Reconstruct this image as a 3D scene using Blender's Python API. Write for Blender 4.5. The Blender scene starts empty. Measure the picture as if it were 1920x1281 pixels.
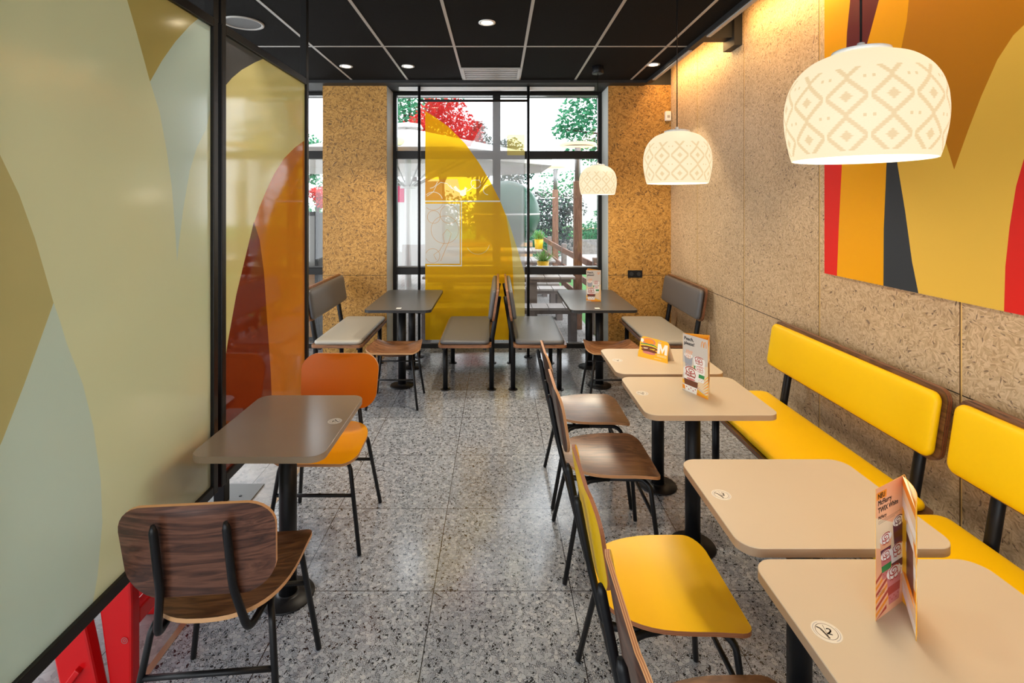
import bpy, bmesh, math, random
from mathutils import Vector, Matrix
from mathutils.geometry import delaunay_2d_cdt
PI = math.pi
sc = bpy.context.scene
C = sc.collection
random.seed(7)

# ------------------------------------------------------------------ camera
F, CX, HY, CH = 955.0, 933.0, 382.0, 1.69      # focal in px, vanishing point, eye height
cam = bpy.data.objects.new('camera', bpy.data.cameras.new('camera'))
C.objects.link(cam)
cam.location = (0, 0, CH)
cam.rotation_euler = (PI/2, 0, 0)
cam.data.sensor_width = 36
cam.data.lens = F/1920*36
cam.data.shift_x = (960-CX)/1920
cam.data.shift_y = -(640.5-HY)/1920
cam.data.clip_start = 0.02
sc.camera = cam

# ------------------------------------------------------------------ world and exposure
w = bpy.data.worlds.new('overcast'); sc.world = w; w.use_nodes = True
bg = w.node_tree.nodes['Background']
bg.inputs[0].default_value = (0.90, 0.955, 1.0, 1)
bg.inputs[1].default_value = 3.4
vs = sc.view_settings
vs.view_transform = 'Standard'; vs.look = 'None'; vs.gamma = 1; vs.use_curve_mapping = False
vs.exposure = 0.40

def lamp(kind, name, loc, energy, color=(1, .84, .62), rot=(0, 0, 0), size=.05, spot=None, blend=.5, sy=None):
    l = bpy.data.lights.new(name, kind); l.energy = energy; l.color = color
    if kind == 'SPOT': l.spot_size = spot; l.spot_blend = blend; l.shadow_soft_size = size
    elif kind == 'AREA':
        l.size = size
        if sy: l.shape = 'RECTANGLE'; l.size_y = sy
    else: l.shadow_soft_size = size
    o = bpy.data.objects.new(name, l); C.objects.link(o); o.location = loc; o.rotation_euler = rot
    return o
def portal(loc, rot, sx, sy):
    o = lamp('AREA', 'daylight_portal', loc, 1, (1, 1, 1), rot, sx, sy=sy); o.data.cycles.is_portal = True
portal((0, 6.0, 1.5), (-PI/2, 0, 0), 2.5, 3.0)
portal((-3.2, 6.0, 1.5), (-PI/2, 0, 0), 2.6, 3.0)
portal((-1.2, -2.6, 1.55), (PI/2, 0, 0), 6.2, 2.7)
portal((-4.6, 1.6, 1.55), (0, -PI/2, 0), 2.7, 7.0)
CZ = 3.022       # ceiling
# cove light that washes the right wall, in the slot between ceiling and wall
for yy in (0.2, 1.7, 3.2, 4.85):
    lamp('AREA', 'cove_light', (1.72, yy, 3.10), 8, (1, .58, .22), (0, math.radians(-40), 0), .05, sy=1.3)
# ceiling spots
SPOTS = [(-.078, 3.74), (-1.466, 4.93), (-.867, 4.93), (1.49, 4.87), (-.078, 1.5), (-.9, 2.3), (.6, .2), (1.2, 2.9), (-1.9, 1.2), (.5, -1.3), (-.9, -.8)]
SPOT_E = [100, 50, 65, 60, 16, 22, 12, 14, 22, 18, 18]
for (x, y), e in zip(SPOTS, SPOT_E):
    lamp('SPOT', 'downlight_beam', (x, y, CZ-.03), e, (1, .86, .66), (0, 0, 0), .03, math.radians(78), .45)

# ------------------------------------------------------------------ pixel helpers (design measurements -> world)
def onX(px, py, x):
    Y = x*F/(px-CX); return (Y, CH-(py-HY)/F*Y)
def onY(px, py, Y):
    return ((px-CX)/F*Y, CH-(py-HY)/F*Y)

# ------------------------------------------------------------------ object helpers
def tag(o, label=None, cat=None, group=None, kind=None):
    if label: o['label'] = label
    if cat: o['category'] = cat
    if group: o['group'] = group
    if kind: o['kind'] = kind
    return o
def thing(name, label, cat, loc=(0, 0, 0), rz=0, group=None, kind=None):
    o = bpy.data.objects.new(name, None); C.objects.link(o); o.empty_display_size = .1
    o.location = loc; o.rotation_euler = (0, 0, rz)
    return tag(o, label, cat, group, kind)
def copy_tree(o, parent=None):
    c = o.copy(); C.objects.link(c)
    if parent: c.parent = parent
    for ch in list(o.children): copy_tree(ch, c)
    return c

class MB:
    """collects shapes, builds ONE mesh object"""
    def __init__(s): s.v = []; s.f = []; s.m = []; s.sm = []
    def add(s, verts, faces, mi=0, smooth=False):
        b = len(s.v); s.v += [tuple(p) for p in verts]
        for k, f in enumerate(faces):
            s.f.append([b+i for i in f]); s.m.append(mi if isinstance(mi, int) else mi[k]); s.sm.append(smooth)
        return s
    def box(s, x0, x1, y0, y1, z0, z1, bv=0, mi=0, mat=None):
        bm = bmesh.new(); bmesh.ops.create_cube(bm, size=1)
        for v in bm.verts:
            v.co = Vector(((x0+x1)/2+v.co.x*(x1-x0), (y0+y1)/2+v.co.y*(y1-y0), (z0+z1)/2+v.co.z*(z1-z0)))
        if bv: bmesh.ops.bevel(bm, geom=bm.edges[:], offset=bv, segments=2, profile=.5, affect='EDGES')
        if mat: bm.transform(mat)
        bm.verts.index_update()
        s.add([v.co[:] for v in bm.verts], [[v.index for v in f.verts] for f in bm.faces], mi); bm.free()
        return s
    def bar(s, a, b, wx, wy, mi=0, up=(0, 0, 1), bv=0):
        """box beam from a to b"""
        a = Vector(a); b = Vector(b); d = (b-a); L = d.length; d.normalize()
        u = Vector(up)
        if abs(d.dot(u)) > .98: u = Vector((0, 1, 0))
        x = d.cross(u).normalized(); y = x.cross(d).normalized()
        M = Matrix((x, y, d)).transposed().to_4x4(); M.translation = (a+b)/2
        return s.box(-wx/2, wx/2, -wy/2, wy/2, -L/2, L/2, bv, mi, M)
    def tube(s, pts, r, n=12, mi=0, cap=True):
        pts = [Vector(p) for p in pts]; rr = r if hasattr(r, '__len__') else [r]*len(pts)
        V = []; Fc = []; prev = None
        for i, p in enumerate(pts):
            t = (pts[min(i+1, len(pts)-1)]-pts[max(i-1, 0)]).normalized()
            if prev is None:
                u = Vector((0, 0, 1)) if abs(t.z) < .9 else Vector((1, 0, 0))
                x = t.cross(u).normalized()
            else: x = (prev-t*prev.dot(t)).normalized()
            prev = x; y = t.cross(x)
            for k in range(n):
                a = 2*PI*k/n; V.append(p+(x*math.cos(a)+y*math.sin(a))*rr[i])
        for i in range(len(pts)-1):
            for k in range(n):
                Fc.append([i*n+k, i*n+(k+1) % n, (i+1)*n+(k+1) % n, (i+1)*n+k])
        s.add(V, Fc, mi, True)
        if cap:
            b = len(s.v)-len(V)
            s.f.append([b+k for k in range(n)][::-1]); s.m.append(mi); s.sm.append(False)
            e = b+(len(pts)-1)*n
            s.f.append([e+k for k in range(n)]); s.m.append(mi); s.sm.append(False)
        return s
    def lathe(s, prof, cx=0, cy=0, n=32, mi=0, cap=False):
        V = []; Fc = []
        for (r, z) in prof:
            for k in range(n):
                a = 2*PI*k/n; V.append((cx+r*math.cos(a), cy+r*math.sin(a), z))
        for i in range(len(prof)-1):
            for k in range(n): Fc.append([i*n+k, i*n+(k+1) % n, (i+1)*n+(k+1) % n, (i+1)*n+k])
        b = len(s.v); s.add(V, Fc, mi, True)
        if cap:
            s.f.append([b+k for k in range(n)][::-1]); s.m.append(mi); s.sm.append(False)
            e = b+(len(prof)-1)*n
            s.f.append([e+k for k in range(n)]); s.m.append(mi); s.sm.append(False)
        return s
    def cyl(s, cx, cy, z0, z1, r, n=24, mi=0, bv=0):
        if bv: return s.lathe([(r-bv, z0), (r, z0+bv), (r, z1-bv), (r-bv, z1)], cx, cy, n, mi, True)
        return s.lathe([(r, z0), (r, z1)], cx, cy, n, mi, True)
    def build(s, name, mats, parent=None, auto=True):
        me = bpy.data.meshes.new(name); me.from_pydata(s.v, [], s.f)
        if not isinstance(mats, (list, tuple)): mats = [mats]
        for m in mats: me.materials.append(m)
        for p, mi, sm in zip(me.polygons, s.m, s.sm): p.material_index = mi; p.use_smooth = sm
        me.update()
        bm = bmesh.new(); bm.from_mesh(me); bmesh.ops.recalc_face_normals(bm, faces=bm.faces[:]); bm.to_mesh(me); bm.free()
        o = bpy.data.objects.new(name, me); C.objects.link(o)
        if parent: o.parent = parent
        return o

def rr(w, d, r, n=6, cx=0, cy=0):
    """rounded rectangle outline"""
    out = []
    for (sx, sy, a0) in ((1, 1, 0), (-1, 1, PI/2), (-1, -1, PI), (1, -1, 3*PI/2)):
        for k in range(n+1):
            a = a0+PI/2*k/n
            out.append((cx+sx*(w/2-r)+r*math.cos(a), cy+sy*(d/2-r)+r*math.sin(a)))
    return out
def fillet(pts, r, n=5):
    pts = [Vector(p) for p in pts]; out = [pts[0]]
    for i in range(1, len(pts)-1):
        a, b, c = pts[i-1], pts[i], pts[i+1]
        d1 = (a-b); d2 = (c-b); q = min(r, d1.length*.49, d2.length*.49)
        p1 = b+d1.normalized()*q; p2 = b+d2.normalized()*q
        for k in range(n+1):
            t = k/n; out.append(p1*(1-t)**2+b*2*t*(1-t)+p2*t*t)
    out.append(pts[-1]); return out
def inside(p, poly):
    x, y = p; c = False; j = len(poly)-1
    for i in range(len(poly)):
        xi, yi = poly[i][0], poly[i][1]; xj, yj = poly[j][0], poly[j][1]
        if (yi > y) != (yj > y) and x < (xj-xi)*(y-yi)/(yj-yi)+xi: c = not c
        j = i
    return c
def shell(outline, fmap, th, layers=(1,), step=.03, top=0, bottom=0, mb=None):
    """curved board: outline in (u,v); fmap(u,v,t)->xyz; edge made of layers of material indices"""
    mb = mb or MB()
    us = [p[0] for p in outline]; vs_ = [p[1] for p in outline]
    pts = [Vector(p) for p in outline]; n = len(pts)
    ed = [(i, (i+1) % n) for i in range(n)]
    if step:
        u = min(us)+step/2
        while u < max(us):
            v = min(vs_)+step/2
            while v < max(vs_):
                if inside((u, v), outline) and min((Vector((u, v))-q).length for q in pts[:n]) > step*.35: pts.append(Vector((u, v)))
                v += step
            u += step
    V, E, Fs, *_ = delaunay_2d_cdt(pts, ed, [], 0, 1e-6)
    keep = []
    for f in Fs:
        c = sum((V[i] for i in f), Vector((0, 0)))/len(f)
        if inside(c, outline): keep.append(f)
    mb.add([fmap(p.x, p.y, 1.) for p in V], keep, top, True)
    mb.add([fmap(p.x, p.y, 0.) for p in V], [list(f)[::-1] for f in keep], bottom, True)
    L = len(layers)
    for k, mi in enumerate(layers):
        t0 = k/L; t1 = (k+1)/L
        VV = [fmap(p[0], p[1], t0) for p in outline]+[fmap(p[0], p[1], t1) for p in outline]
        mb.add(VV, [[i, (i+1) % n, n+(i+1) % n, n+i] for i in range(n)], mi, False)
    return mb
def cushion(w, d, h, r, fm, mi=0, mb=None, puff=.35):
    """soft pad, rings of rounded rectangles; fm(u,v,t) with t height in metres"""
    mb = mb or MB(); rings = []
    e = h*.5
    for (ins, z) in [(e*.5, 0), (e*.1, e*.35), (0, h*.5), (e*.15, h*.72), (e*.5, h*.88), (e*1.1, h*.96), (e*2.2, h), (e*3.6, h*1.03)]:
        rings.append(([p for p in rr(w-2*ins, d-2*ins, max(r-ins, .012), 6)], z))
    n = len(rings[0][0]); V = []; Fc = []
    for pts, z in rings: V += [fm(p[0], p[1], z) for p in pts]
    for i in range(len(rings)-1):
        for k in range(n): Fc.append([i*n+k, i*n+(k+1) % n, (i+1)*n+(k+1) % n, (i+1)*n+k])
    mb.add(V, Fc, mi, True)
    b = len(mb.v)-len(V)
    mb.f.append([b+(len(rings)-1)*n+k for k in range(n)]); mb.m.append(mi); mb.sm.append(True)
    mb.f.append([b+k for k in range(n)][::-1]); mb.m.append(mi); mb.sm.append(False)
    return mb
def stroke(pts, wd):
    """thin closed strip polygon along a polyline"""
    L = []; R = []; n = len(pts)
    for i, p in enumerate(pts):
        a = Vector(pts[max(i-1, 0)]); b = Vector(pts[min(i+1, n-1)]); d = (b-a)
        if d.length < 1e-9: d = Vector((1, 0))
        d.normalize(); nx = Vector((-d.y, d.x))*wd/2
        L.append((p[0]+nx.x, p[1]+nx.y)); R.append((p[0]-nx.x, p[1]-nx.y))
    return L+R[::-1]
def circ(cx, cy, r, n=28, a0=0, a1=2*PI, ry=None):
    return [(cx+r*math.cos(a0+(a1-a0)*k/n), cy+(ry or r)*math.sin(a0+(a1-a0)*k/n)) for k in range(n+1)]
def ring(cx, cy, r, wd, a0=0, a1=2*PI, n=28): return stroke(circ(cx, cy, r, n, a0, a1), wd)
def art(outline, polys, fmap, base=0, mb=None, back=None, th=0):
    """flat picture: painter-ordered polygons (pts, material) inside outline"""
    mb = mb or MB(); pts = []; ed = []
    for pl in [outline]+[p for p, _ in polys]:
        b = len(pts); n = len(pl); pts += [Vector(q[:2]) for q in pl]
        ed += [(b+i, b+(i+1) % n) for i in range(n)]
    V, E, Fs, *_ = delaunay_2d_cdt(pts, ed, [], 0, 1e-7)
    keep = []; ms = []
    for f in Fs:
        c = sum((V[i] for i in f), Vector((0, 0)))/len(f)
        if not inside(c, outline): continue
        mi = base
        for pl, m in polys:
            if inside(c, pl): mi = m
        keep.append(f); ms.append(mi)
    mb.add([fmap(p.x, p.y, 0) for p in V], keep, ms)
    if th:
        n = len(outline)
        mb.add([fmap(p[0], p[1], 0) for p in outline]+[fmap(p[0], p[1], th) for p in outline],
               [[i, (i+1) % n, n+(i+1) % n, n+i] for i in range(n)]+[[n+i for i in range(n)]], back if back is not None else base)
    return mb
def text_mesh(s, size, bold=0.0, align='LEFT', font_shear=0):
    cu = bpy.data.curves.new('lettering', 'FONT'); cu.body = s; cu.size = size; cu.offset = 0
    cu.align_x = align; cu.shear = font_shear; cu.resolution_u = 3
    o = bpy.data.objects.new('lettering', cu); C.objects.link(o)
    bpy.context.view_layer.update()
    me = o.evaluated_get(bpy.context.evaluated_depsgraph_get()).to_mesh()
    V = [v.co.copy() for v in me.vertices]; Fs = [list(p.vertices) for p in me.polygons]
    o.evaluated_get(bpy.context.evaluated_depsgraph_get()).to_mesh_clear()
    bpy.data.objects.remove(o); bpy.data.curves.remove(cu)
    return V, Fs
def put_text(s, size, fmap, u, v, mb, mi=0, bold=0, align='LEFT', sx=1.0):
    V, Fs = text_mesh(s, size, bold, align)
    for k, (dx, dy) in enumerate(((0, 0), (1, 0), (-1, 0), (0, .7), (0, -.7)) if bold else ((0, 0),)):
        mb.add([fmap(u+p.x*sx+dx*bold*.45, v+p.y+dy*bold*.45) for p in V], Fs, mi)
    return mb

# ------------------------------------------------------------------ materials
def mk(name):
    m = bpy.data.materials.new(name); m.use_nodes = True
    nt = m.node_tree; return m, nt, nt.nodes['Principled BSDF'], nt.nodes['Material Output']
def P(name, col, rough=.5, metal=0, spec=.5, coat=0, noise=0, nscale=20, bump=0, bscale=200, coat_r=.1):
    m, nt, b, o = mk(name)
    b.inputs['Base Color'].default_value = (*col, 1); b.inputs['Roughness'].default_value = rough
    b.inputs['Metallic'].default_value = metal; b.inputs['Specular IOR Level'].default_value = spec
    b.inputs['Coat Weight'].default_value = coat; b.inputs['Coat Roughness'].default_value = coat_r
    tc = nt.nodes.new('ShaderNodeTexCoord')
    if noise:
        n = nt.nodes.new('ShaderNodeTexNoise'); n.inputs['Scale'].default_value = nscale; n.inputs['Detail'].default_value = 5
        nt.links.new(tc.outputs['Object'], n.inputs['Vector'])
        r = nt.nodes.new('ShaderNodeMapRange'); r.inputs[3].default_value = 1-noise; r.inputs[4].default_value = 1+noise
        nt.links.new(n.outputs['Fac'], r.inputs[0])
        mx = nt.nodes.new('ShaderNodeVectorMath'); mx.operation = 'SCALE'; mx.inputs[0].default_value = col
        nt.links.new(r.outputs[0], mx.inputs['Scale']); nt.links.new(mx.outputs[0], b.inputs['Base Color'])
    if bump:
        n2 = nt.nodes.new('ShaderNodeTexNoise'); n2.inputs['Scale'].default_value = bscale; n2.inputs['Detail'].default_value = 3
        nt.links.new(tc.outputs['Object'], n2.inputs['Vector'])
        bp = nt.nodes.new('ShaderNodeBump'); bp.inputs['Strength'].default_value = bump; bp.inputs['Distance'].default_value = .002
        nt.links.new(n2.outputs['Fac'], bp.inputs['Height']); nt.links.new(bp.outputs[0], b.inputs['Normal'])
    return m
def E(name, col, s):
    m, nt, b, o = mk(name); b.inputs['Base Color'].default_value = (0, 0, 0, 1)
    b.inputs['Emission Color'].default_value = (*col, 1); b.inputs['Emission Strength'].default_value = s; return m
class N:
    """tiny node helper"""
    def __init__(s, nt): s.nt = nt
    def n(s, t, **k):
        x = s.nt.nodes.new('ShaderNode'+t)
        for a, b in k.items():
            if a.startswith('i_'):
                key = a[2:]; key = int(key) if key.isdigit() else key.replace('_', ' ')
                if hasattr(b, 'default_value') or isinstance(b, bpy.types.NodeSocket): s.nt.links.new(b, x.inputs[key])
                else: x.inputs[key].default_value = b
            else: setattr(x, a, b)
        return x
    def m(s, op, a, b=None, c=None):
        x = s.nt.nodes.new('ShaderNodeMath'); x.operation = op
        for i, q in enumerate((a, b, c)):
            if q is None: continue
            if isinstance(q, (int, float)): x.inputs[i].default_value = q
            else: s.nt.links.new(q, x.inputs[i])
        return x.outputs[0]
    def ramp(s, fac, stops, interp='LINEAR'):
        x = s.nt.nodes.new('ShaderNodeValToRGB'); cr = x.color_ramp; cr.interpolation = interp
        while len(cr.elements) < len(stops): cr.elements.new(.5)
        for e, (p, c) in zip(cr.elements, stops): e.position = p; e.color = (*c, 1)
        s.nt.links.new(fac, x.inputs[0]); return x.outputs[0]
    def mix(s, fac, a, b, mode='MIX'):
        x = s.nt.nodes.new('ShaderNodeMix'); x.data_type = 'RGBA'; x.blend_type = mode
        for i, q in ((0, fac), (6, a), (7, b)):
            if isinstance(q, (int, float)): x.inputs[i].default_value = q
            elif isinstance(q, tuple): x.inputs[i].default_value = (*q, 1)
            else: s.nt.links.new(q, x.inputs[i])
        return x.outputs[2]

def osb(name, cols, dark, seams_h=None, seam_v=None, dens=1, flat='x', flk=.955):
    m, nt, b, o = mk(name); k = N(nt)
    tc = k.n('TexCoord').outputs['Object']
    col = None
    # strands: several directions of stretched voronoi cells, chosen by a coarse voronoi
    sep0 = k.n('SeparateXYZ', i_0=tc)
    u_ = sep0.outputs['Y'] if flat == 'x' else sep0.outputs['X']
    uv = k.n('CombineXYZ', i_0=u_, i_1=sep0.outputs['Z']).outputs[0]
    facs = []
    for i, (ang, sc_) in enumerate(((20, 1), (75, 1.15), (130, .9), (165, 1.3))):
        mr = k.n('Mapping', i_Vector=uv); mr.inputs['Rotation'].default_value = (0, 0, math.radians(ang))
        mp = k.n('Mapping', i_Vector=mr.outputs[0]); mp.inputs['Scale'].default_value = (30*sc_*dens, 120*sc_*dens, 1)
        mp.inputs['Location'].default_value = (i*3.7, i*1.3, 0)
        v = k.n('TexVoronoi', i_Vector=mp.outputs[0]); v.inputs['Scale'].default_value = 1
        v.voronoi_dimensions = '2D'
        facs.append(v.outputs['Color'])
    sel = k.n('TexVoronoi', i_Vector=uv); sel.voronoi_dimensions = '2D'; sel.inputs['Scale'].default_value = 36*dens
    s = k.n('SeparateColor', i_0=sel.outputs['Color'])
    f = facs[0]
    for i, th in enumerate((.28, .55, .78)):
        f = k.mix(k.m('GREATER_THAN', s.outputs[0], th), f, facs[i+1])
    fs = k.n('SeparateColor', i_0=f)
    c = k.ramp(fs.outputs[0], [(0, cols[0]), (.35, cols[1]), (.7, cols[2]), (1, cols[3])])
    fleck = k.m('MULTIPLY', k.m('GREATER_THAN', fs.outputs[1], flk), .8)
    c = k.mix(fleck, c, dark)
    nz = k.n('TexNoise', i_Vector=tc); nz.inputs['Scale'].default_value = 2.2; nz.inputs['Detail'].default_value = 4
    c = k.mix(.22, c, k.ramp(nz.outputs['Fac'], [(.3, (.3, .3, .3)), (.7, (1, 1, 1))]), 'MULTIPLY')
    line = None
    def ln(v, w_):  return k.m('LESS_THAN', k.m('ABSOLUTE', v), w_)
    if seams_h is not None:
        for zz in seams_h:
            l = ln(k.m('SUBTRACT', sep0.outputs['Z'], zz), .0025); line = l if line is None else k.m('MAXIMUM', line, l)
        c = k.mix(line, c, (.02, .013, .008))
    if seam_v:
        y0, dy = seam_v
        l = ln(k.m('SUBTRACT', k.m('PINGPONG', k.m('SUBTRACT', u_, y0), dy/2), 0), .003)
        # only every full period
        l = ln(k.m('SUBTRACT', k.m('MODULO', k.m('ADD', k.m('SUBTRACT', u_, y0), 20*dy+dy/2), dy), dy/2), .003)
        c = k.mix(l, c, (.10, .045, .01))
        l2 = ln(k.m('SUBTRACT', k.m('MODULO', k.m('ADD', k.m('SUBTRACT', u_, y0-.0065), 20*dy+dy/2), dy), dy/2), .003)
        c = k.mix(l2, c, (.80, .52, .16))
    nt.links.new(c, b.inputs['Base Color'])
    b.inputs['Roughness'].default_value = .5; b.inputs['Specular IOR Level'].default_value = .4
    bp = k.n('Bump', i_Height=fs.outputs[2]); bp.inputs['Strength'].default_value = .12; bp.inputs['Distance'].default_value = .001
    nt.links.new(bp.outputs[0], b.inputs['Normal'])
    return m

def terrazzo(name, chipcols, matrix, scale, x0=-.279, y0=2.222, rough=.22, th=.05):
    m, nt, b, o = mk(name); k = N(nt)
    tc = k.n('TexCoord').outputs['Object']
    nz = k.n('TexNoise', i_Vector=tc); nz.inputs['Scale'].default_value = 60; nz.inputs['Detail'].default_value = 1
    dist = k.n('VectorMath', operation='SCALE', i_0=nz.outputs['Color']); dist.inputs['Scale'].default_value = .012
    vec = k.n('VectorMath', operation='ADD', i_0=tc, i_1=dist.outputs[0]).outputs[0]
    flat = k.n('VectorMath', operation='MULTIPLY', i_0=vec); flat.inputs[1].default_value = (1, 1, 0); vec = flat.outputs[0]
    def lay(scl, t):
        e = k.n('TexVoronoi', i_Vector=vec, feature='DISTANCE_TO_EDGE', voronoi_dimensions='2D'); e.inputs['Scale'].default_value = scl
        cc = k.n('TexVoronoi', i_Vector=vec, voronoi_dimensions='2D'); cc.inputs['Scale'].default_value = scl
        s_ = k.n('SeparateColor', i_0=cc.outputs['Color'])
        return k.m('GREATER_THAN', e.outputs['Distance'], t), s_.outputs[0], s_.outputs[1]
    m1, c1, r1 = lay(scale, th*1.2); m2, c2, r2 = lay(scale*2.3, th*1.8)
    big = k.m('MULTIPLY', m1, k.m('GREATER_THAN', r1, .42))
    small = k.m('MULTIPLY', m2, k.m('GREATER_THAN', r2, .10))
    st = [(i/(len(chipcols)-1), c) for i, c in enumerate(chipcols)]
    c = k.mix(small, matrix, k.ramp(c2, st)); c = k.mix(big, c, k.ramp(c1, st))
    # joints
    sx = k.n('SeparateXYZ', i_0=tc)
    def joint(v, off):
        return k.m('LESS_THAN', k.m('ABSOLUTE', k.m('SUBTRACT', k.m('MODULO', k.m('ADD', v, 60-off+.3), .6), .3)), .0018)
    j = k.m('MAXIMUM', joint(sx.outputs[0], x0), joint(sx.outputs[1], y0))
    c = k.mix(j, c, (.012, .011, .012))
    nt.links.new(c, b.inputs['Base Color'])
    n3 = k.n('TexNoise', i_Vector=tc); n3.inputs['Scale'].default_value = 5; n3.inputs['Detail'].default_value = 4
    rr_ = k.n('MapRange', i_0=n3.outputs['Fac']); rr_.inputs[3].default_value = rough*.75; rr_.inputs[4].default_value = rough*1.35
    nt.links.new(rr_.outputs[0], b.inputs['Roughness'])
    b.inputs['Specular IOR Level'].default_value = .75
    return m

def walnut(name, c0=(.035, .014, .007), c1=(.12, .05, .022), c2=(.20, .095, .045), axis='x', rough=.32, sc_=1, coat=.15):
    m, nt, b, o = mk(name); k = N(nt)
    tc = k.n('TexCoord').outputs['Object']
    mp = k.n('Mapping', i_Vector=tc)
    s1 = {'x': (2.2, 22, 22), 'y': (22, 2.2, 22), 'z': (22, 22, 2.2)}[axis]
    mp.inputs['Scale'].default_value = tuple(q*sc_ for q in s1)
    n1 = k.n('TexNoise', i_Vector=mp.outputs[0]); n1.inputs['Scale'].default_value = 1; n1.inputs['Detail'].default_value = 4; n1.inputs['Distortion'].default_value = 1.2
    mp2 = k.n('Mapping', i_Vector=tc); mp2.inputs['Scale'].default_value = tuple(q*sc_*6 for q in s1)
    n2 = k.n('TexNoise', i_Vector=mp2.outputs[0]); n2.inputs['Scale'].default_value = 1; n2.inputs['Detail'].default_value = 3
    w_ = k.m('FRACT', k.m('MULTIPLY', n1.outputs['Fac'], 7))
    f = k.m('ADD', k.m('MULTIPLY', k.m('PINGPONG', k.m('MULTIPLY', n1.outputs['Fac'], 9), 1), .55), k.m('MULTIPLY', n2.outputs['Fac'], .5))
    c = k.ramp(f, [(.12, c0), (.5, c1), (.9, c2)])
    nt.links.new(c, b.inputs['Base Color']); b.inputs['Roughness'].default_value = rough; b.inputs['Coat Weight'].default_value = coat
    b.inputs['Coat Roughness'].default_value = .3
    return m

M = {}
M['floor'] = terrazzo('terrazzo_dark', [(.20, .22, .255), (.36, .39, .435), (.27, .295, .335), (.42, .44, .475), (.23, .255, .29)], (.022, .024, .029), 66, rough=.15, th=.05)
M['floor2'] = terrazzo('terrazzo_pale', [(.28, .275, .28), (.34, .33, .34), (.24, .235, .25), (.36, .355, .36)], (.20, .20, .21), 30, rough=.25, th=.02)
OC = [(.26, .12, .02), (.48, .245, .05), (.62, .34, .085), (.36, .17, .03)]  # same board as the right wall, warm light painted into its colour
M['osb_back'] = osb('osb_gold_warm_lit', OC, (.10, .05, .02), [.90], None, flat='y', dens=1.0, flk=.93)
OC2 = [(.44, .29, .155), (.62, .44, .255), (.74, .55, .345), (.52, .34, .18)]  # same chip board, greyish daylight painted into its paler colour
M['osb_right'] = osb('osb_daylit', OC2, (.15, .09, .06), [.90], (2.107, .925), flat='x', dens=1.4, flk=.965)
M['black'] = P('black_powder_coat', (.006, .006, .007), .40, spec=.28)
M['blackframe'] = P('black_frame', (.009, .008, .007), .38, spec=.3)
M['ceil'] = P('black_acoustic_tile', (.0075, .007, .0065), .9, spec=.12, bump=.9, bscale=260, noise=.8, nscale=120)
M['grid'] = P('grey_grid', (.40, .385, .36), .4)
M['soffit'] = P('black_soffit', (.01, .01, .01), .6)
M['plaster'] = P('pale_plaster', (.62, .64, .60), .7, noise=.06, nscale=60)
M['greywall'] = P('grey_wall', (.55, .53, .5), .8)
M['table_beige'] = P('beige_laminate', (.54, .465, .355), .36, noise=.02, nscale=8)
M['edge_beige'] = P('beige_edge', (.46, .32, .20), .45)
M['table_taupe'] = P('taupe_laminate', (.24, .19, .15), .2, noise=.03, nscale=8)
M['edge_taupe'] = P('taupe_edge', (.34, .26, .18), .4)
M['table_dark'] = P('charcoal_laminate', (.07, .068, .066), .33, noise=.04, nscale=8)
M['edge_dark'] = P('charcoal_edge', (.02, .02, .02), .4)
M['walnut'] = walnut('walnut_board', (.03, .013, .006), (.10, .044, .018), (.17, .08, .034)); M['walnut_y'] = walnut('walnut_board_long', axis='y', rough=.28, coat=.6)
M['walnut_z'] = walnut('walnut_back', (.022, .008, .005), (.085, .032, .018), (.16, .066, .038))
M['stoolwood'] = walnut('walnut_mid', (.08, .03, .012), (.23, .10, .042), (.34, .165, .075), sc_=.8)
M['ply_l'] = P('ply_light', (.60, .33, .15), .5); M['ply_d'] = P('ply_dark', (.25, .08, .03), .5)
M['ply_r'] = P('ply_red', (.33, .125, .045), .5)
M['yellow'] = P('yellow_laminate', (.88, .53, .001), .32, spec=.2)
M['orange'] = P('orange_chair_back', (.70, .17, .001), .36, spec=.3)
M['orange_y'] = P('orange_chair_seat', (.85, .36, .002), .33, spec=.3)  # lighter tone on the orange chair's seat than on its backrest
M['vinyl_y'] = P('yellow_vinyl', (.92, .58, .001), .42, spec=.25, bump=.15, bscale=500)
M['vinyl_g'] = P('grey_vinyl', (.105, .105, .11), .38, bump=.15, bscale=500)
M['vinyl_l'] = P('light_vinyl', (.42, .40, .35), .40, bump=.15, bscale=500)
M['white'] = P('white_plastic', (.8, .8, .78), .4)
M['steel'] = P('brushed_steel', (.22, .22, .22), .45, .8)
M['red'] = P('red_plastic', (.50, .004, .006), .25, spec=.35)
M['strip'] = P('brass_strip', (.45, .32, .2), .35, .6)
M['downlight'] = E('downlight_glow', (1, .82, .55), 30)
M['speaker_mesh'] = P('speaker_mesh', (.10, .10, .10), .5, bump=1, bscale=600)
def glassmat(name, tint=(1, 1, 1), f0=.04):
    m, nt, b, o = mk(name); nt.nodes.remove(b); k = N(nt)
    t = k.n('BsdfTransparent'); t.inputs[0].default_value = (*tint, 1)
    g = k.n('BsdfGlossy'); g.inputs['Roughness'].default_value = .01
    fr = k.n('Fresnel'); fr.inputs[0].default_value = 1.5
    mx = k.n('MixShader', i_0=fr.outputs[0], i_1=t.outputs[0], i_2=g.outputs[0])
    nt.links.new(mx.outputs[0], o.inputs[0]); return m
M['glass'] = glassmat('window_glass')
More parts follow.
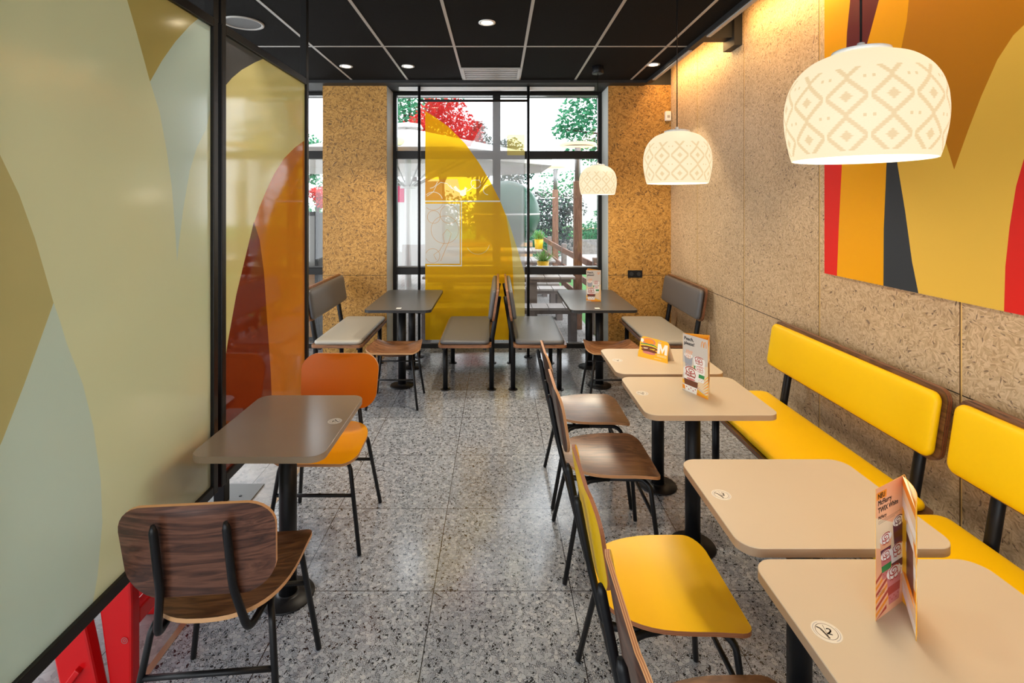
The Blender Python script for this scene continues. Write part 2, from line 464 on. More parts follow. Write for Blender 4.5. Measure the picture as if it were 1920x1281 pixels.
def filmmat(name, col, tr=.0, trc=None, rough=.12, transl=.62, refl=1.1):
    """printed film on glass: diffuse + translucent (+ partly see-through) with a glossy face"""
    m, nt, b, o = mk(name); nt.nodes.remove(b); k = N(nt)
    d = k.n('BsdfDiffuse'); d.inputs[0].default_value = (*col, 1)
    tl = k.n('BsdfTranslucent'); tl.inputs[0].default_value = (*col, 1)
    mx = k.n('MixShader', i_1=d.outputs[0], i_2=tl.outputs[0]); mx.inputs[0].default_value = transl
    out = mx.outputs[0]
    if tr:
        t = k.n('BsdfTransparent'); t.inputs[0].default_value = (*(trc or col), 1)
        m2 = k.n('MixShader', i_1=out, i_2=t.outputs[0]); m2.inputs[0].default_value = tr; out = m2.outputs[0]
    g = k.n('BsdfGlossy'); g.inputs['Roughness'].default_value = rough
    fr = k.n('Fresnel'); fr.inputs[0].default_value = 1.5
    fm = k.m('MULTIPLY', fr.outputs[0], refl)
    m3 = k.n('MixShader', i_0=fm, i_1=out, i_2=g.outputs[0])
    nt.links.new(m3.outputs[0], o.inputs[0]); return m
# ================================================================== THE SETTING
XR = 1.913; YB = 5.62; YG = 5.98; XP = -1.22
def struct(o, label, cat): return tag(o, label, cat, kind='structure')
mb = MB().box(-1.25, XR+.1, -2.6, YG+.05, -.1, 0)
struct(mb.build('floor', M['floor']), 'dark polished terrazzo floor with pale chips in square tiles', 'floor')
mb = MB().box(-4.7, -1.275, -2.6, YG+.05, -.1, 0)
struct(mb.build('floor', M['floor2']), 'pale grey terrazzo floor beyond the glass partition', 'floor')
mb = MB().box(-1.275, -1.25, -2.6, YG+.05, -.1, .0015)
struct(mb.build('trim_1', M['strip']), 'thin metal strip between the dark and the pale floor', 'trim')
# ceiling tiles with light gaps between, on a dark slab
mb = MB().box(-4.7, 1.63, -2.6, 5.5, CZ, CZ+.05)
struct(mb.build('ceiling', M['ceil']), 'black textured ceiling with a pale grey grid', 'ceiling')
mb = MB()
x = .233-.6*8
while x < 1.62: mb.box(x-.011, x+.011, -2.6, 5.46, CZ-.003, CZ+.01); x += .6
y = 4.31-1.2*5
while y < 5.5: mb.box(-4.7, 1.6, y-.011, y+.011, CZ-.0032, CZ+.01); y += 1.2
struct(mb.build('ceiling_grid', M['grid']), 'pale grey metal grid of the black ceiling', 'ceiling grid')
mb = MB().box(1.63, XR+.1, -2.6, YB, 3.32, 3.4)
struct(mb.build('ceiling', M['soffit']), 'dark recess above the light slot along the right wall', 'ceiling')
mb = MB().box(1.60, 1.656, -2.6, 5.5, CZ-.035, 3.34)
struct(mb.build('trim_2', M['soffit']), 'black edge beam along the light slot', 'trim')
mb = MB().box(1.612, 1.642, -2.6, 3.93, CZ-.047, CZ-.036).box(1.612, 1.642, 4.30, 5.3, CZ-.047, CZ-.036)
struct(mb.build('trim_3', M['grid']), 'grey light profile along the ceiling slot', 'trim')
mb = MB().box(1.634, XR, 4.02, 4.14, CZ-.02, 3.3).box(1.85, XR, 3.98, 4.18, CZ-.09, 3.3)
struct(mb.build('trim_4', M['soffit']), 'black boxed bracket in the ceiling slot', 'trim')
mb = MB().box(-4.7, 1.615, 5.48, YG+.3, 2.99, 3.4).box(1.615, XR+.1, YB, YG+.3, 3.0, 3.4)
struct(mb.build('trim_5', M['soffit']), 'black soffit above the window wall', 'trim')
mb = MB().box(XR, XR+.12, -2.6, YG+.3, 0, 3.4)
struct(mb.build('wall_right', M['osb_right']), 'pressed wood chip panel wall with thin seams, paled by painted daylight', 'wall')
mb = MB().box(1.222, XR, YB, YG+.2, 0, 3.0)
o = struct(mb.build('wall_back', M['osb_back']), 'golden wood chip wall beside the window, right, warm light painted in', 'wall')
mb = MB().box(-1.93, -1.2245, YB, YG+.2, 0, 2.99)
struct(mb.build('wall_back', M['osb_back']), 'golden wood chip pillar left of the window, warm light painted in', 'wall')
# pale reveals lining the opening
mb = MB().box(-1.226, -1.2222, YB+.012, YG, 0, 2.988)
struct(mb.build('trim_6', M['plaster']), 'pale window reveal on the wood chip pillar', 'trim')
mb = MB().box(1.2178, 1.2235, YB+.012, YG, 0, 2.988)
struct(mb.build('trim_7', M['plaster']), 'pale window reveal on the right wall', 'trim')
# far left and rear walls
mb = MB().box(-4.7, -4.6, -2.6, YG+.2, 0, .25).box(-4.7, -4.6, -2.6, YG+.2, 2.85, 3.1)
for yy in (-2.6, -.9, .8, 2.5, 4.2, 5.7): mb.box(-4.7, -4.6, yy, yy+.12, .25, 2.85)
struct(mb.build('wall_left', M['greywall']), 'grey wall of the neighbouring area with tall windows', 'wall')
mb = MB().box(-4.7, XR+.1, -2.7, -2.6, 0, .3).box(-4.7, XR+.1, -2.7, -2.6, 2.85, 3.4).box(-4.7, -4.2, -2.7, -2.6, .3, 2.85)
mb.box(.9, XR+.1, -2.7, -2.6, .3, 2.85).box(-1.7, -1.5, -2.7, -2.6, .3, 2.85)
struct(mb.build('wall_rear', M['greywall']), 'grey wall behind the seating area with wide windows', 'wall')

# ---- window 1 (the wide one) and window 2 (left of the pillar)
def window(name, x0, x1, label, xm, parts=True):
    t = thing(name, label, 'window', ((x0+x1)/2, YG, 0), kind='structure'); ox = (x0+x1)/2
    def bx(mb, a, b, z0, z1, d0=-.035, d1=.05): mb.box(a-ox, b-ox, d0, d1, z0, z1, .004)
    m = MB()
    bx(m, x0, x0+.042, 0, 2.99); bx(m, x1-.042, x1, 0, 2.99)
    bx(m, x0+.042, x1-.042, 2.955, 2.99); bx(m, x0+.042, x1-.042, 0, .05)
    m.build('frame', M['blackframe'], t)
    m = MB(); bx(m, x0+.042, x1-.042, 2.215, 2.305, -.05, .06); m.build('transom', M['blackframe'], t)
    m = MB(); bx(m, x0+.042, x1-.042, .865, .945, -.06, .06); m.build('rail', M['blackframe'], t)
    m = MB(); bx(m, x0+.045, x1-.045, .946, .955, -.05, .05); m.build('rail_cap', M['steel'], t)
    m = MB(); bx(m, x0+.045, x1-.045, .0505, .062, -.03, .04); m.build('threshold', M['steel'], t)
    if xm is not None:
        m = MB(); bx(m, xm-.045, xm+.045, 2.305, 2.955, -.045, .055); m.build('mullion', M['blackframe'], t)
        m = MB(); bx(m, xm-.045, xm+.045, .945, 2.215, -.045, .055); m.build('mullion', M['blackframe'], t)
    xs = [x0+.042]+([xm] if xm is not None else [])+[x1-.042]
    for (z0, z1) in ((2.31, 2.953), (.957, 2.213), (.064, .863)):
        for a, b in zip(xs[:-1], xs[1:]):
            if z1 < .9: a, b = xs[0], xs[-1]
            q = MB(); q.box(a-ox+.002, b-ox-.002, .004, .010, z0, z1)
            q.build('pane', M['glass'], t)
            if z1 < .9: break
    return t
window('window_1', -1.2215, 1.2175, 'wide black framed window between the wood chip pillar and wall', -.012)
window('window_2', -4.6, -1.932, 'black framed window left of the wood chip pillar', -3.2)

# roller blind cassette
t = thing('blind_cassette', 'slim white roller blind cassette under the soffit above the window', 'blind', (0, 5.665, 2.95))
MB().box(-1.096, 1.073, -.028, .03, 0, .036, .006).build('cassette', M['white'], t)
MB().box(-1.10, -1.096, -.029, .032, -.002, .038).build('end_cap', M['blackframe'], t)
MB().box(1.073, 1.077, -.029, .032, -.002, .038).build('end_cap', M['blackframe'], t)

# ---- printed mesh banner on black poles in front of the window
FY = 5.61
t = thing('window_screen', 'tall printed screen with yellow arch on black poles before window', 'screen', (0, FY, 0))
def fm(px, py, dz=0):
    x, z = onY(px, py, FY); return (x, .012+dz, z)
for px in (786, 990.5):
    x = (px-CX)/F*FY; zb = 0
    MB().tube([(x, 0, zb), (x, 0, 2.985)], .015, 16).build('pole', M['black'], t)
    MB().cyl(x, 0, 0, .008, .045).build('foot_plate', M['black'], t)
x0 = (786-CX)/F*FY; x1 = (990.5-CX)/F*FY
MB().tube([(x0, 0, 2.825), (x1, 0, 2.825)], .014, 14).build('crossbar', M['black'], t)
scr = {'w': filmmat('screen_white', (.62, .62, .64), .52, (.96, .96, .97), .4, .5, .3),
       'y': filmmat('screen_yellow', (.95, .50, .0), .28, (1, .62, .02), .35, .45, .3),
       'ly': filmmat('screen_pale_yellow', (.86, .70, .22), .34, (1, .9, .5), .35, .45, .3),
       'r': filmmat('screen_red', (.75, .03, .03), .42, (1, .82, .82), .35, .45, .3),
       'p': filmmat('screen_panel', (.78, .76, .70), .12, (1, 1, 1), .35, .5, .3),
       'o': filmmat('screen_orange', (.86, .36, .02), .2, (1, .7, .2), .35, .5, .3),
       'wl': filmmat('screen_lines', (.95, .92, .80), .1, (1, 1, 1), .35, .5, .3),
       'ol': filmmat('screen_orange_lines', (.72, .42, .16), .1, (1, .8, .5), .35, .5, .3)}
keys = list(scr); K = {k: i for i, k in enumerate(keys)}
arch = [(797, 208), (818, 221), (840, 237), (872, 269), (898, 305), (919, 340), (937, 375), (955, 420), (970, 467), (984, 514), (984, 638), (797, 638)]
pol = [([(797, 190), (925, 190), (903, 235), (882, 274), (797, 274)], K['r']),
       ([(951, 252), (984, 252), (984, 291), (951, 291)], K['ly']), (arch, K['y']),
       ([(948, 398), (960, 470), (964, 560), (965, 638), (984, 638), (984, 514), (970, 467), (955, 420)], K['ly']),
       ([(797, 336), (917, 336), (922, 347), (922, 375), (797, 375)], K['o']),
       ([(858, 336), (917, 336), (922, 347), (922, 375), (866, 375)], K['y']),
       (stroke([(797, 377.5), (938, 377.5)], 2.6), K['wl']),
       ([(797, 382), (862, 382), (862, 495), (797, 495)], K['p']),
       (stroke([(865, 379), (865, 498)], 1.8), K['wl']), (stroke([(800, 498.5), (866, 498.5)], 2.2), K['wl'])]
for (cx, cy, r, a0, a1) in ((812, 374, 20, 0, PI), (829, 375, 24, PI, 2*PI), (842, 402, 17, 0, 2*PI), (813, 407, 12, 0, 2*PI), (834, 431, 26, 0, 2*PI), (811, 480, 13.5, 0, 2*PI)):
    cs = [p for p in circ(cx, cy, r, 36, a0, a1)]
    run = []
    for p in cs+[None]:
        if p and 798 < p[0] < 861 and 383 < p[1] < 494: run.append(p)
        else:
            if len(run) > 2: pol.append((stroke(run, .8), K['ol']))
            run = []
pol.append((stroke([(818, 488), (813, 478), (824, 470), (833, 455), (830, 440), (838, 430), (846, 438), (842, 452), (835, 468), (826, 490)], .9), K['ol']))
for (cx, cy, r, a0, a1) in ((812, 378, 18, PI*1.05, PI*1.9), (892, 344, 9, .2, 6.2), (915, 356, 9, PI*.5, PI*1.5), (866, 334, 26, .5, 2.6), (805, 338, 15, .2, 1.5)):
    cs = [p for p in circ(cx, cy, r, 26, a0, a1) if 798 < p[0] < 925 and 337 < p[1] < 374]
    if len(cs) > 2: pol.append((stroke(cs, 1.1), K['wl']))
pol.append((stroke([(800, 368), (812, 360), (818, 348), (826, 342), (838, 344), (845, 352), (852, 356)], 1.1), K['wl']))
pol.append((stroke([(852, 350), (858, 357), (868, 362), (874, 352)], 5), K['ly']))
pol.append((circ(868, 362, 6), K['ly']))
pol.append((stroke(circ(896, 455, 22, 20, .2, PI*.85), 1.0), K['ly']))
m = art([(797, 190), (984, 190), (984, 638), (797, 638)], pol, fm, K['w'])
m.build('printed_fabric', [scr[k] for k in keys], t)

# ---- glass partition on the left
t = thing('glass_partition', 'floating black framed glass partition with coloured arch film beside the table', 'partition', (XP, 2.2, 0))
ZT, ZBt = 2.478, .455
def fx(px, py, dz=0):
    Y, z = onX(px, py, XP); return (dz, Y-2.2, z)
for (a, b) in ((1.165, 2.185), (2.215, 3.235)):
    m = MB(); a -= 2.2; b -= 2.2
    m.box(-.022, .022, a, a+.035, ZBt, ZT, .003).box(-.022, .022, b-.035, b, ZBt, ZT, .003)
    m.box(-.022, .022, a+.035, b-.035, ZT-.04, ZT, .003).box(-.022, .022, a+.035, b-.035, ZBt, ZBt+.04, .003)
    m.build('frame', M['blackframe'], t)
for yy in (2.172, 2.232, 3.215, 1.18):
    MB().box(-.02, .02, yy-2.2-.02, yy-2.2+.02, ZT-.01, CZ-.004, .002).build('hanger_post', M['blackframe'], t)
fc = dict(base=filmmat('film_cream', (.82, .84, .62), rough=.14), olive=filmmat('film_olive', (.60, .48, .18), rough=.12),
          blue=filmmat('film_mist', (.68, .80, .78), rough=.14), olive2=filmmat('film_moss', (.62, .55, .28), rough=.14),
          yel=filmmat('film_straw', (.93, .86, .48), rough=.08), grey=filmmat('film_slate', (.13, .13, .16), rough=.12),
          ora=filmmat('film_orange', (.85, .30, .05), .12, (1, .5, .2), .05), brn=filmmat('film_rust', (.32, .05, .02), .12, (.6, .15, .08), .04))
ks = list(fc); K = {k: i for i, k in enumerate(ks)}
ms = [fc[k] for k in ks]
def ypx(Y): return CX+XP*F/Y
def px_panel(polys, ya, yb, base, name):
    za, zb = ZBt+.03, ZT-.03
    def cv(p):
        Y, z = onX(p[0], p[1], XP); return (Y, z)
    P2 = [([cv(q) for q in pl], m_) for pl, m_ in polys]
    out = rr(yb-ya, zb-za, .015, 3, (ya+yb)/2, (za+zb)/2)
    m = art(out, P2, lambda u, v, d: (.008-d, u-2.2, v), base, th=.012)
    m.build(name, ms, t)
P1 = [([(225, -30), (250, 55), (277, 153), (300, 113), (325, 78), (352, 48), (374, 30), (400, 15), (400, -60), (225, -60)], K['olive']),
      ([(277, 153), (300, 113), (325, 78), (352, 48), (374, 30), (400, 15), (392, 200), (383, 242), (366, 275), (352, 320), (340, 390), (330, 470), (328, 490), (325, 440), (318, 350), (308, 280), (295, 210)], K['blue']),
      ([(-60, 180), (0, 303), (30, 365), (60, 448), (95, 568), (40, 720), (0, 822), (-60, 960)], K['olive2']),
      ([(95, 568), (40, 720), (0, 822), (-60, 960), (-60, 1500), (60, 1400), (150, 1240), (178, 1080), (187, 980), (184, 900), (170, 800), (150, 720), (120, 645), (108, 605)], K['blue'])]
px_panel(P1, 1.19, 2.165, K['base'], 'glass_pane')
P2 = [([(410, 40), (500, 100), (496, 108), (475, 117), (450, 131), (432, 146), (420, 160), (410, 170)], K['grey']),
      ([(568, 264), (550, 277), (530, 297), (512, 325), (497, 356), (483, 390), (473, 420), (460, 470), (440, 552), (424, 640), (415, 700), (415, 960), (575, 760)], K['ora']),
      ([(473, 416), (484, 450), (492, 510), (498, 600), (505, 700), (509, 820), (509, 900), (410, 960), (415, 700), (424, 640), (440, 552), (460, 470)], K['brn'])]
px_panel(P2, 2.24, 3.21, K['yel'], 'glass_pane')

# ---- big arch painting on the right wall
XA = 1.880
def wv(p):
    Y, z = onX(p[0], p[1], XA); return (Y, z)
pc = [P('paint_gold', (.80, .50, .07), .55, spec=.18, bump=.3, bscale=900), P('paint_ochre', (.50, .19, .004), .55, spec=.18, bump=.3, bscale=900),
      P('paint_amber', (.84, .38, .002), .5, spec=.18, bump=.3, bscale=900), P('paint_maroon', (.11, .006, .018), .5, spec=.18, bump=.3, bscale=900),
      P('paint_red', (.72, .02, .015), .5, spec=.18, bump=.3, bscale=900), P('paint_slate', (.035, .042, .052), .5, spec=.18, bump=.3, bscale=900)]
pl = [([(1708, -40), (1700, 40), (1688, 100), (1672, 200), (1740, 190), (1765, 240), (1789, 318), (1815, 245), (1840, 180), (1870, 112), (1900, 66), (1925, 42), (2000, -25), (2100, -90), (2200, -140), (1708, -140)], 1),
      ([(1500, -140), (1500, 240), (1546, 230), (1583, 190), (1588, 60), (1594, 0), (1600, -60), (1610, -140)], 2),
      ([(1500, 240), (1546, 230), (1583, 190), (1579, 300), (1573, 420), (1569, 525), (1500, 520)], 4),
      ([(1610, -140), (1600, -60), (1594, 0), (1588, 60), (1583, 190), (1605, 190), (1615, 120), (1632, 60), (1648, 0), (1660, -50), (1675, -140)], 3),
      ([(1675, -140), (1660, -50), (1648, 0), (1632, 60), (1615, 120), (1605, 190), (1583, 190), (1579, 300), (1573, 420), (1569, 525), (1640, 560), (1658, 540), (1657, 430), (1662, 310), (1672, 200), (1688, 100), (1700, 40), (1708, -40), (1712, -140)], 2),
      ([(1672, 200), (1662, 310), (1657, 430), (1656, 560), (1724, 560), (1710, 490), (1697, 395), (1683, 310)], 5),
      ([(2500, -400), (2110, -60), (2010, 100), (1960, 195), (1920, 297), (1905, 350), (1893, 425), (1885, 500), (1882, 600), (2500, 900)], 4)]
ya, yb_, za, zb = 1.15, 2.93, 1.29, 2.9
t = thing('arch_painting', 'large canvas of overlapping gold, red and slate arches on the right wall', 'painting', (XA, 2.0, 1.29))
m = art([(ya, za), (yb_, za), (yb_, zb), (ya, zb)], [([wv(q) for q in p], c) for p, c in pl], lambda u, v, d: (d, u-2.0, v-1.29), 0, th=.03)
m.build('canvas', pc, t)

# ================================================================== FURNITURE
def table(x0, x1, y0, y1, posts, tm, em, label, cat='table', group=None, r=.055, th=.025):
    t = thing('cafe_table', label, cat, ((x0+x1)/2, (y0+y1)/2, 0), group=group)
    out = rr(x1-x0, y1-y0, r, 8)
    mb = MB(); z1 = .75; z0 = z1-th; n = len(out); c = .0015
    inn = rr(x1-x0-2*c, y1-y0-2*c, r-c, 8)
    mb.add([(p[0], p[1], z1) for p in inn], [list(range(n))], 0)
    mb.add([(p[0], p[1], z1) for p in inn]+[(p[0], p[1], z1-c) for p in out], [[i, (i+1) % n, n+(i+1) % n, n+i] for i in range(n)], 0, True)
    mb.add([(p[0], p[1], z0) for p in out]+[(p[0], p[1], z1-c) for p in out], [[i, (i+1) % n, n+(i+1) % n, n+i] for i in range(n)], 1, True)
    mb.add([(p[0], p[1], z0) for p in out], [list(range(n))[::-1]], 1)
    mb.build('tabletop', [M[tm], M[em]], t)
    for (px, py) in posts:
        MB().cyl(px, py, .012, z0-.006, .0365, 28).build('pedestal', M['black'], t)
        b = MB().lathe([(0.001, 0), (.108, 0), (.110, .004), (.107, .009), (.05, .0125), (.04, .016), (.0375, .02)], px, py, 40)
        b.build('base_plate', M['black'], t)
        MB().box(px-.11, px+.11, py-.03, py+.03, z0-.007, z0-.001, .002).build('bracket', M['black'], t)
    return t
TA = 'small beige tables in a row by the yellow benches'
T1 = table(-1.155, -.652, 1.89, 2.50, [(0, 0)], 'table_taupe', 'edge_taupe', 'taupe single-pedestal table beside the glass partition')
Ta = table(.667, 1.265, .86, 1.348, [(0, 0)], 'table_beige', 'edge_beige', 'beige table holding the dessert leaflet, nearest to the viewer', group=TA)
Tb = table(.667, 1.265, 1.388, 1.874, [(0, 0)], 'table_beige', 'edge_beige', 'beige table with nothing standing on it, numbered sticker three', group=TA)
Tc = table(.663, 1.262, 2.262, 2.765, [(0, 0)], 'table_beige', 'edge_beige', 'beige table holding the tall peach dessert leaflet', group=TA)
Td = table(.660, 1.262, 2.81, 3.30, [(0, 0)], 'table_beige', 'edge_beige', 'beige table holding the small burger card', group=TA)
TD = 'long charcoal tables by the window'
Te = table(-1.185, -.590, 4.49, 5.555, [(-.0, -.29), (0, .25)], 'table_dark', 'edge_dark', 'charcoal two-pedestal table left of the yellow arch screen', group=TD)
Tf = table(.645, 1.245, 4.49, 5.555, [(0, -.29), (0, .25)], 'table_dark', 'edge_dark', 'charcoal two-pedestal table right of the yellow screen, leaflet on it', group=TD)

# ---- chairs
def chair(name, label, loc, rz, top, back, ply, group):
    t = thing(name, label, 'chair', (*loc, 0), rz, group)
    # seat outline: squarish front, sweeping rounded rear
    out = []
    fr = rr(.43, .46, .075, 6)
    for (x, y) in [(.215, .02)]: pass
    a = [(.212, .10), (.214, .16)]
    for k in range(7): q = PI/2*k/6; a.append((.144+.07*math.cos(q), .165+.065*math.sin(q)))
    h = a[:]
    rear = []
    for k in range(1, 13):
        q = PI/2*k/13; e = 1/1.35
        rear.append((.212*math.cos(q)**e, .10-.30*math.sin(q)**e))
    right = rear[::-1]+h            # from rear centre to front
    left = [(-x, y) for x, y in right[::-1]]
    out = [(0, -.20)]+right+left
    layers = tuple([2, 3, 2, 3, 2])
    def fs(u, v, s):
        z = .440+.022*(abs(u)/.21)**2.2+.018*max(0, (-v-.02)/.18)**2-.016*max(0, (v-.12)/.11)**2
        return (u, v, z+.0135*s)
    shell(out, fs, .0135, layers, .03, 0, 1).build('seat', [M[top], M[back], M[ply[0]], M[ply[1]]], t)
    # backrest
    bo = []
    W, H = .435, .30
    for (x, y) in rr(W, H, .085, 7):
        s_ = 1-.10*max(0, -(y/(H/2)))**1.5
        bo.append((x*s_, y))
    def fb(u, v, s):
        zz = .69+v*.975; yy = -.235-.20*v-.0*u+.16*(u*u)*4*.22*4
        yy = -.232-.17*v+.50*u*u
        return (u, yy+.0125*(s-.5), zz)
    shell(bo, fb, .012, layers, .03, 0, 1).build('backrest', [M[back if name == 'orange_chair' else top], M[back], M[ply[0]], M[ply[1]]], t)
    r = .0105
    # back uprights
    for s in (-1, 1):
        pts = fillet([(s*.098, -.270, .775), (s*.10, -.232, .58), (s*.128, -.195, .425), (s*.135, -.12, .420), (s*.14, .0, .423)], .035)
        MB().tube([(s*.097, -.274, .795)]+[p for p in pts], [.006]+[.0115]*len(pts), 12).build('back_upright', M['black'], t)
    # seat rails + legs (front and rear leg of each side separate parts)
    for s in (-1, 1):
        pts = fillet([(s*.14, .0, .425), (s*.145, .15, .423), (s*.172, .178, .405), (s*.227, .2175, .004)], .045)
        MB().tube(pts, r, 12).build('leg', M['black'], t)
        pts = fillet([(s*.14, .0, .425), (s*.16, -.10, .424), (s*.176, -.135, .405), (s*.227, -.2175, .004)], .045)
        MB().tube(pts, r, 12).build('leg', M['black'], t)
    for (y0_, y1_) in ((.178, .2175), (-.135, -.2175)):
        z = .275; f = (.405-z)/.401; yy = y0_+(y1_-y0_)*f; xx = (.172 if y0_ > 0 else .176); xx = xx+(.227-xx)*f
        MB().tube([(-xx, yy, z), (xx, yy, z)], .0085, 10).build('stretcher', M['black'], t)
    for yy in (.10, -.08): MB().tube([(-.145, yy, .424), (.145, yy, .424)], .009, 8).build('seat_crossbar', M['black'], t)
    return t
R90 = -PI/2
G1 = 'side chairs along the aisle facing the beige tables'
chair('walnut_chair', 'walnut plywood chair seen from behind, tucked at the taupe table', (-.885, 1.695), math.radians(5), 'walnut', 'walnut_z', ('ply_l', 'ply_l'), 'chairs at the taupe table')
chair('orange_chair', 'orange chair with lighter seat at the far side of the taupe table', (-.89, 2.66), PI, 'orange_y', 'orange', ('ply_l', 'ply_r'), 'chairs at the taupe table')
chair('walnut_chair', 'walnut chair cut off by the bottom edge, nearest in the aisle row', (.515, 1.10), R90, 'walnut_y', 'walnut_z', ('ply_l', 'ply_r'), G1)
chair('yellow_chair', 'bright yellow laminated plywood chair before the beige tables', (.515, 1.655), R90, 'yellow', 'yellow', ('ply_r', 'ply_d'), G1)
chair('walnut_chair', 'dark walnut chair directly behind the bright yellow chair', (.515, 2.485), R90, 'walnut_y', 'walnut_z', ('ply_l', 'ply_r'), G1)
chair('walnut_chair', 'walnut chair with pale sheen, farthest in the aisle row', (.520, 3.04), R90, 'walnut_y', 'walnut_z', ('ply_l', 'ply_r'), G1)

def stool(label, loc):
    t = thing('saddle_stool', label, 'stool', (*loc, 0), 0, 'walnut saddle stools by the charcoal tables')
    out = rr(.43, .37, .06, 6)
    def fs(u, v, s): return (u*(1-.08*(v/.185)), v, .438+.05*(abs(u)/.215)**2-.008*max(0, (abs(v)-.1)/.085)**2+.012*s)
    shell(out, fs, .012, (2, 2), .03, 0, 1).build('seat', [M['stoolwood'], M['stoolwood'], M['ply_l']], t)
    for sx in (-1, 1):
        for sy in (-1, 1):
            MB().tube([(sx*.15, sy*.13, .452), (sx*.21, sy*.19, .003)], .010, 10).build('leg', M['black'], t)
    for sy in (-1, 1):
        z = .24 if sy < 0 else .30; f = (.452-z)/.449
        MB().tube([(-.15-.06*f, sy*(.13+.06*f), z), (.15+.06*f, sy*(.13+.06*f), z)], .0075, 8).build('stretcher', M['black'], t)
    MB().box(-.15, .15, -.02, .02, .434, .441).build('seat_brace', M['black'], t)
    return t
stool('walnut saddle stool in front of the left charcoal table', (-.864, 4.345))
stool('walnut saddle stool in front of the right charcoal table', (.955, 4.345))

# ---- upholstered benches. local: length along y, faces +x, back at x=0
def bench(name, label, loc, rz, L, D, seatm, backm, boardm, group, lean=.045, legs_y=None, ztop=.935, zbot=.64, inset=0):
    t = thing(name, label, 'bench', (*loc, 0), rz, group)
    # seat board and pad
    out = rr(D, L, .045, 6, D/2+.0, 0); n = len(out)
    def sb(u, v, s): return (u, v, .415+.024*s)
    shell(out, sb, .024, (0, 1, 0), 0, 0, 0).build('seat_board', [M[boardm], M['ply_r']], t)
    cushion(D-.035, L-.03, .036, .05, lambda u, v, z: (u+D/2+.002, v, .4392+z)).build('seat_cushion', M[seatm], t)
    f = MB()
    for xx in (.06, D-.05): f.box(xx-.015, xx+.015, -L/2+.05, L/2-.05, .385, .4145, .002)
    f.build('seat_frame', M['black'], t)
    # backrest: leans backwards
    H = ztop-zbot; zc = (ztop+zbot)/2
    def bk(u, v, w_):   # u along y, v up, w_ out of the board towards sitter
        return (-.005-lean*(v+H/2)/H+w_, u, zc+v)
    out = rr(L-.02, H, .05, 7)
    shell(out, lambda u, v, s: bk(u, v, -.02+.022*s), .02, (0, 1, 0, 1, 0), 0, 0, 0).build('backrest_board', [M[boardm], M['ply_d' if boardm == 'walnut_y' else 'ply_r']], t)
    cushion(L-.05, H-.03, .038, .04, lambda u, v, z: bk(u, v, .003+z)).build('backrest_cushion', M[backm], t)
    ys = legs_y or (-L/2+.14, L/2-.14)
    for yy in ys:
        pts = fillet([(.0, yy, .006), (.0, yy, .44), (-.01, yy, .50), (-.045-lean*.5, yy, zc+.06)], .08)
        lg = MB().tube(pts, .022, 14).build('leg', M['black'], t)
        MB().cyl(0, yy, 0, .006, .042, 20, 0, .002).build('foot_flange', M['black'], lg)
        xf = D-.055
        lg = MB().tube([(xf, yy, .006), (xf, yy, .40)], .022, 14).build('leg', M['black'], t)
        MB().cyl(xf, yy, 0, .006, .042, 20, 0, .002).build('foot_flange', M['black'], lg)
    return t
GB = 'grey upholstered two-seat benches at the charcoal tables'
YC = 5.015
bench('leather_bench', 'grey bench against the wood chip pillar, left of the left charcoal table', (-1.655, YC), 0, 1.05, .46, 'vinyl_l', 'vinyl_g', 'stoolwood', GB)
bench('leather_bench', 'grey bench facing left, its back left of the centre gap', (-.055, YC), PI, 1.05, .475, 'vinyl_g', 'vinyl_g', 'stoolwood', GB)
bench('leather_bench', 'grey bench facing right, its back right of the centre gap', (.140, YC), 0, 1.05, .475, 'vinyl_g', 'vinyl_g', 'stoolwood', GB)
bench('leather_bench', 'grey bench in the corner against the right wall', (1.795, YC), PI, 1.05, .48, 'vinyl_l', 'vinyl_g', 'walnut_y', GB)
GY = 'yellow upholstered benches along the right wall'
bench('yellow_bench', 'long yellow bench along the right wall beside the farther beige tables', (1.775, 2.695), PI, 1.30, .475, 'vinyl_y', 'vinyl_y', 'walnut_y', GY, ztop=.93, zbot=.635, legs_y=(-.47, .52))
bench('yellow_bench', 'yellow bench cut by the right edge, beside the nearer beige tables', (1.775, 1.375), PI, 1.29, .475, 'vinyl_y', 'vinyl_y', 'walnut_y', GY, ztop=.93, zbot=.635, legs_y=(-.46, .47))

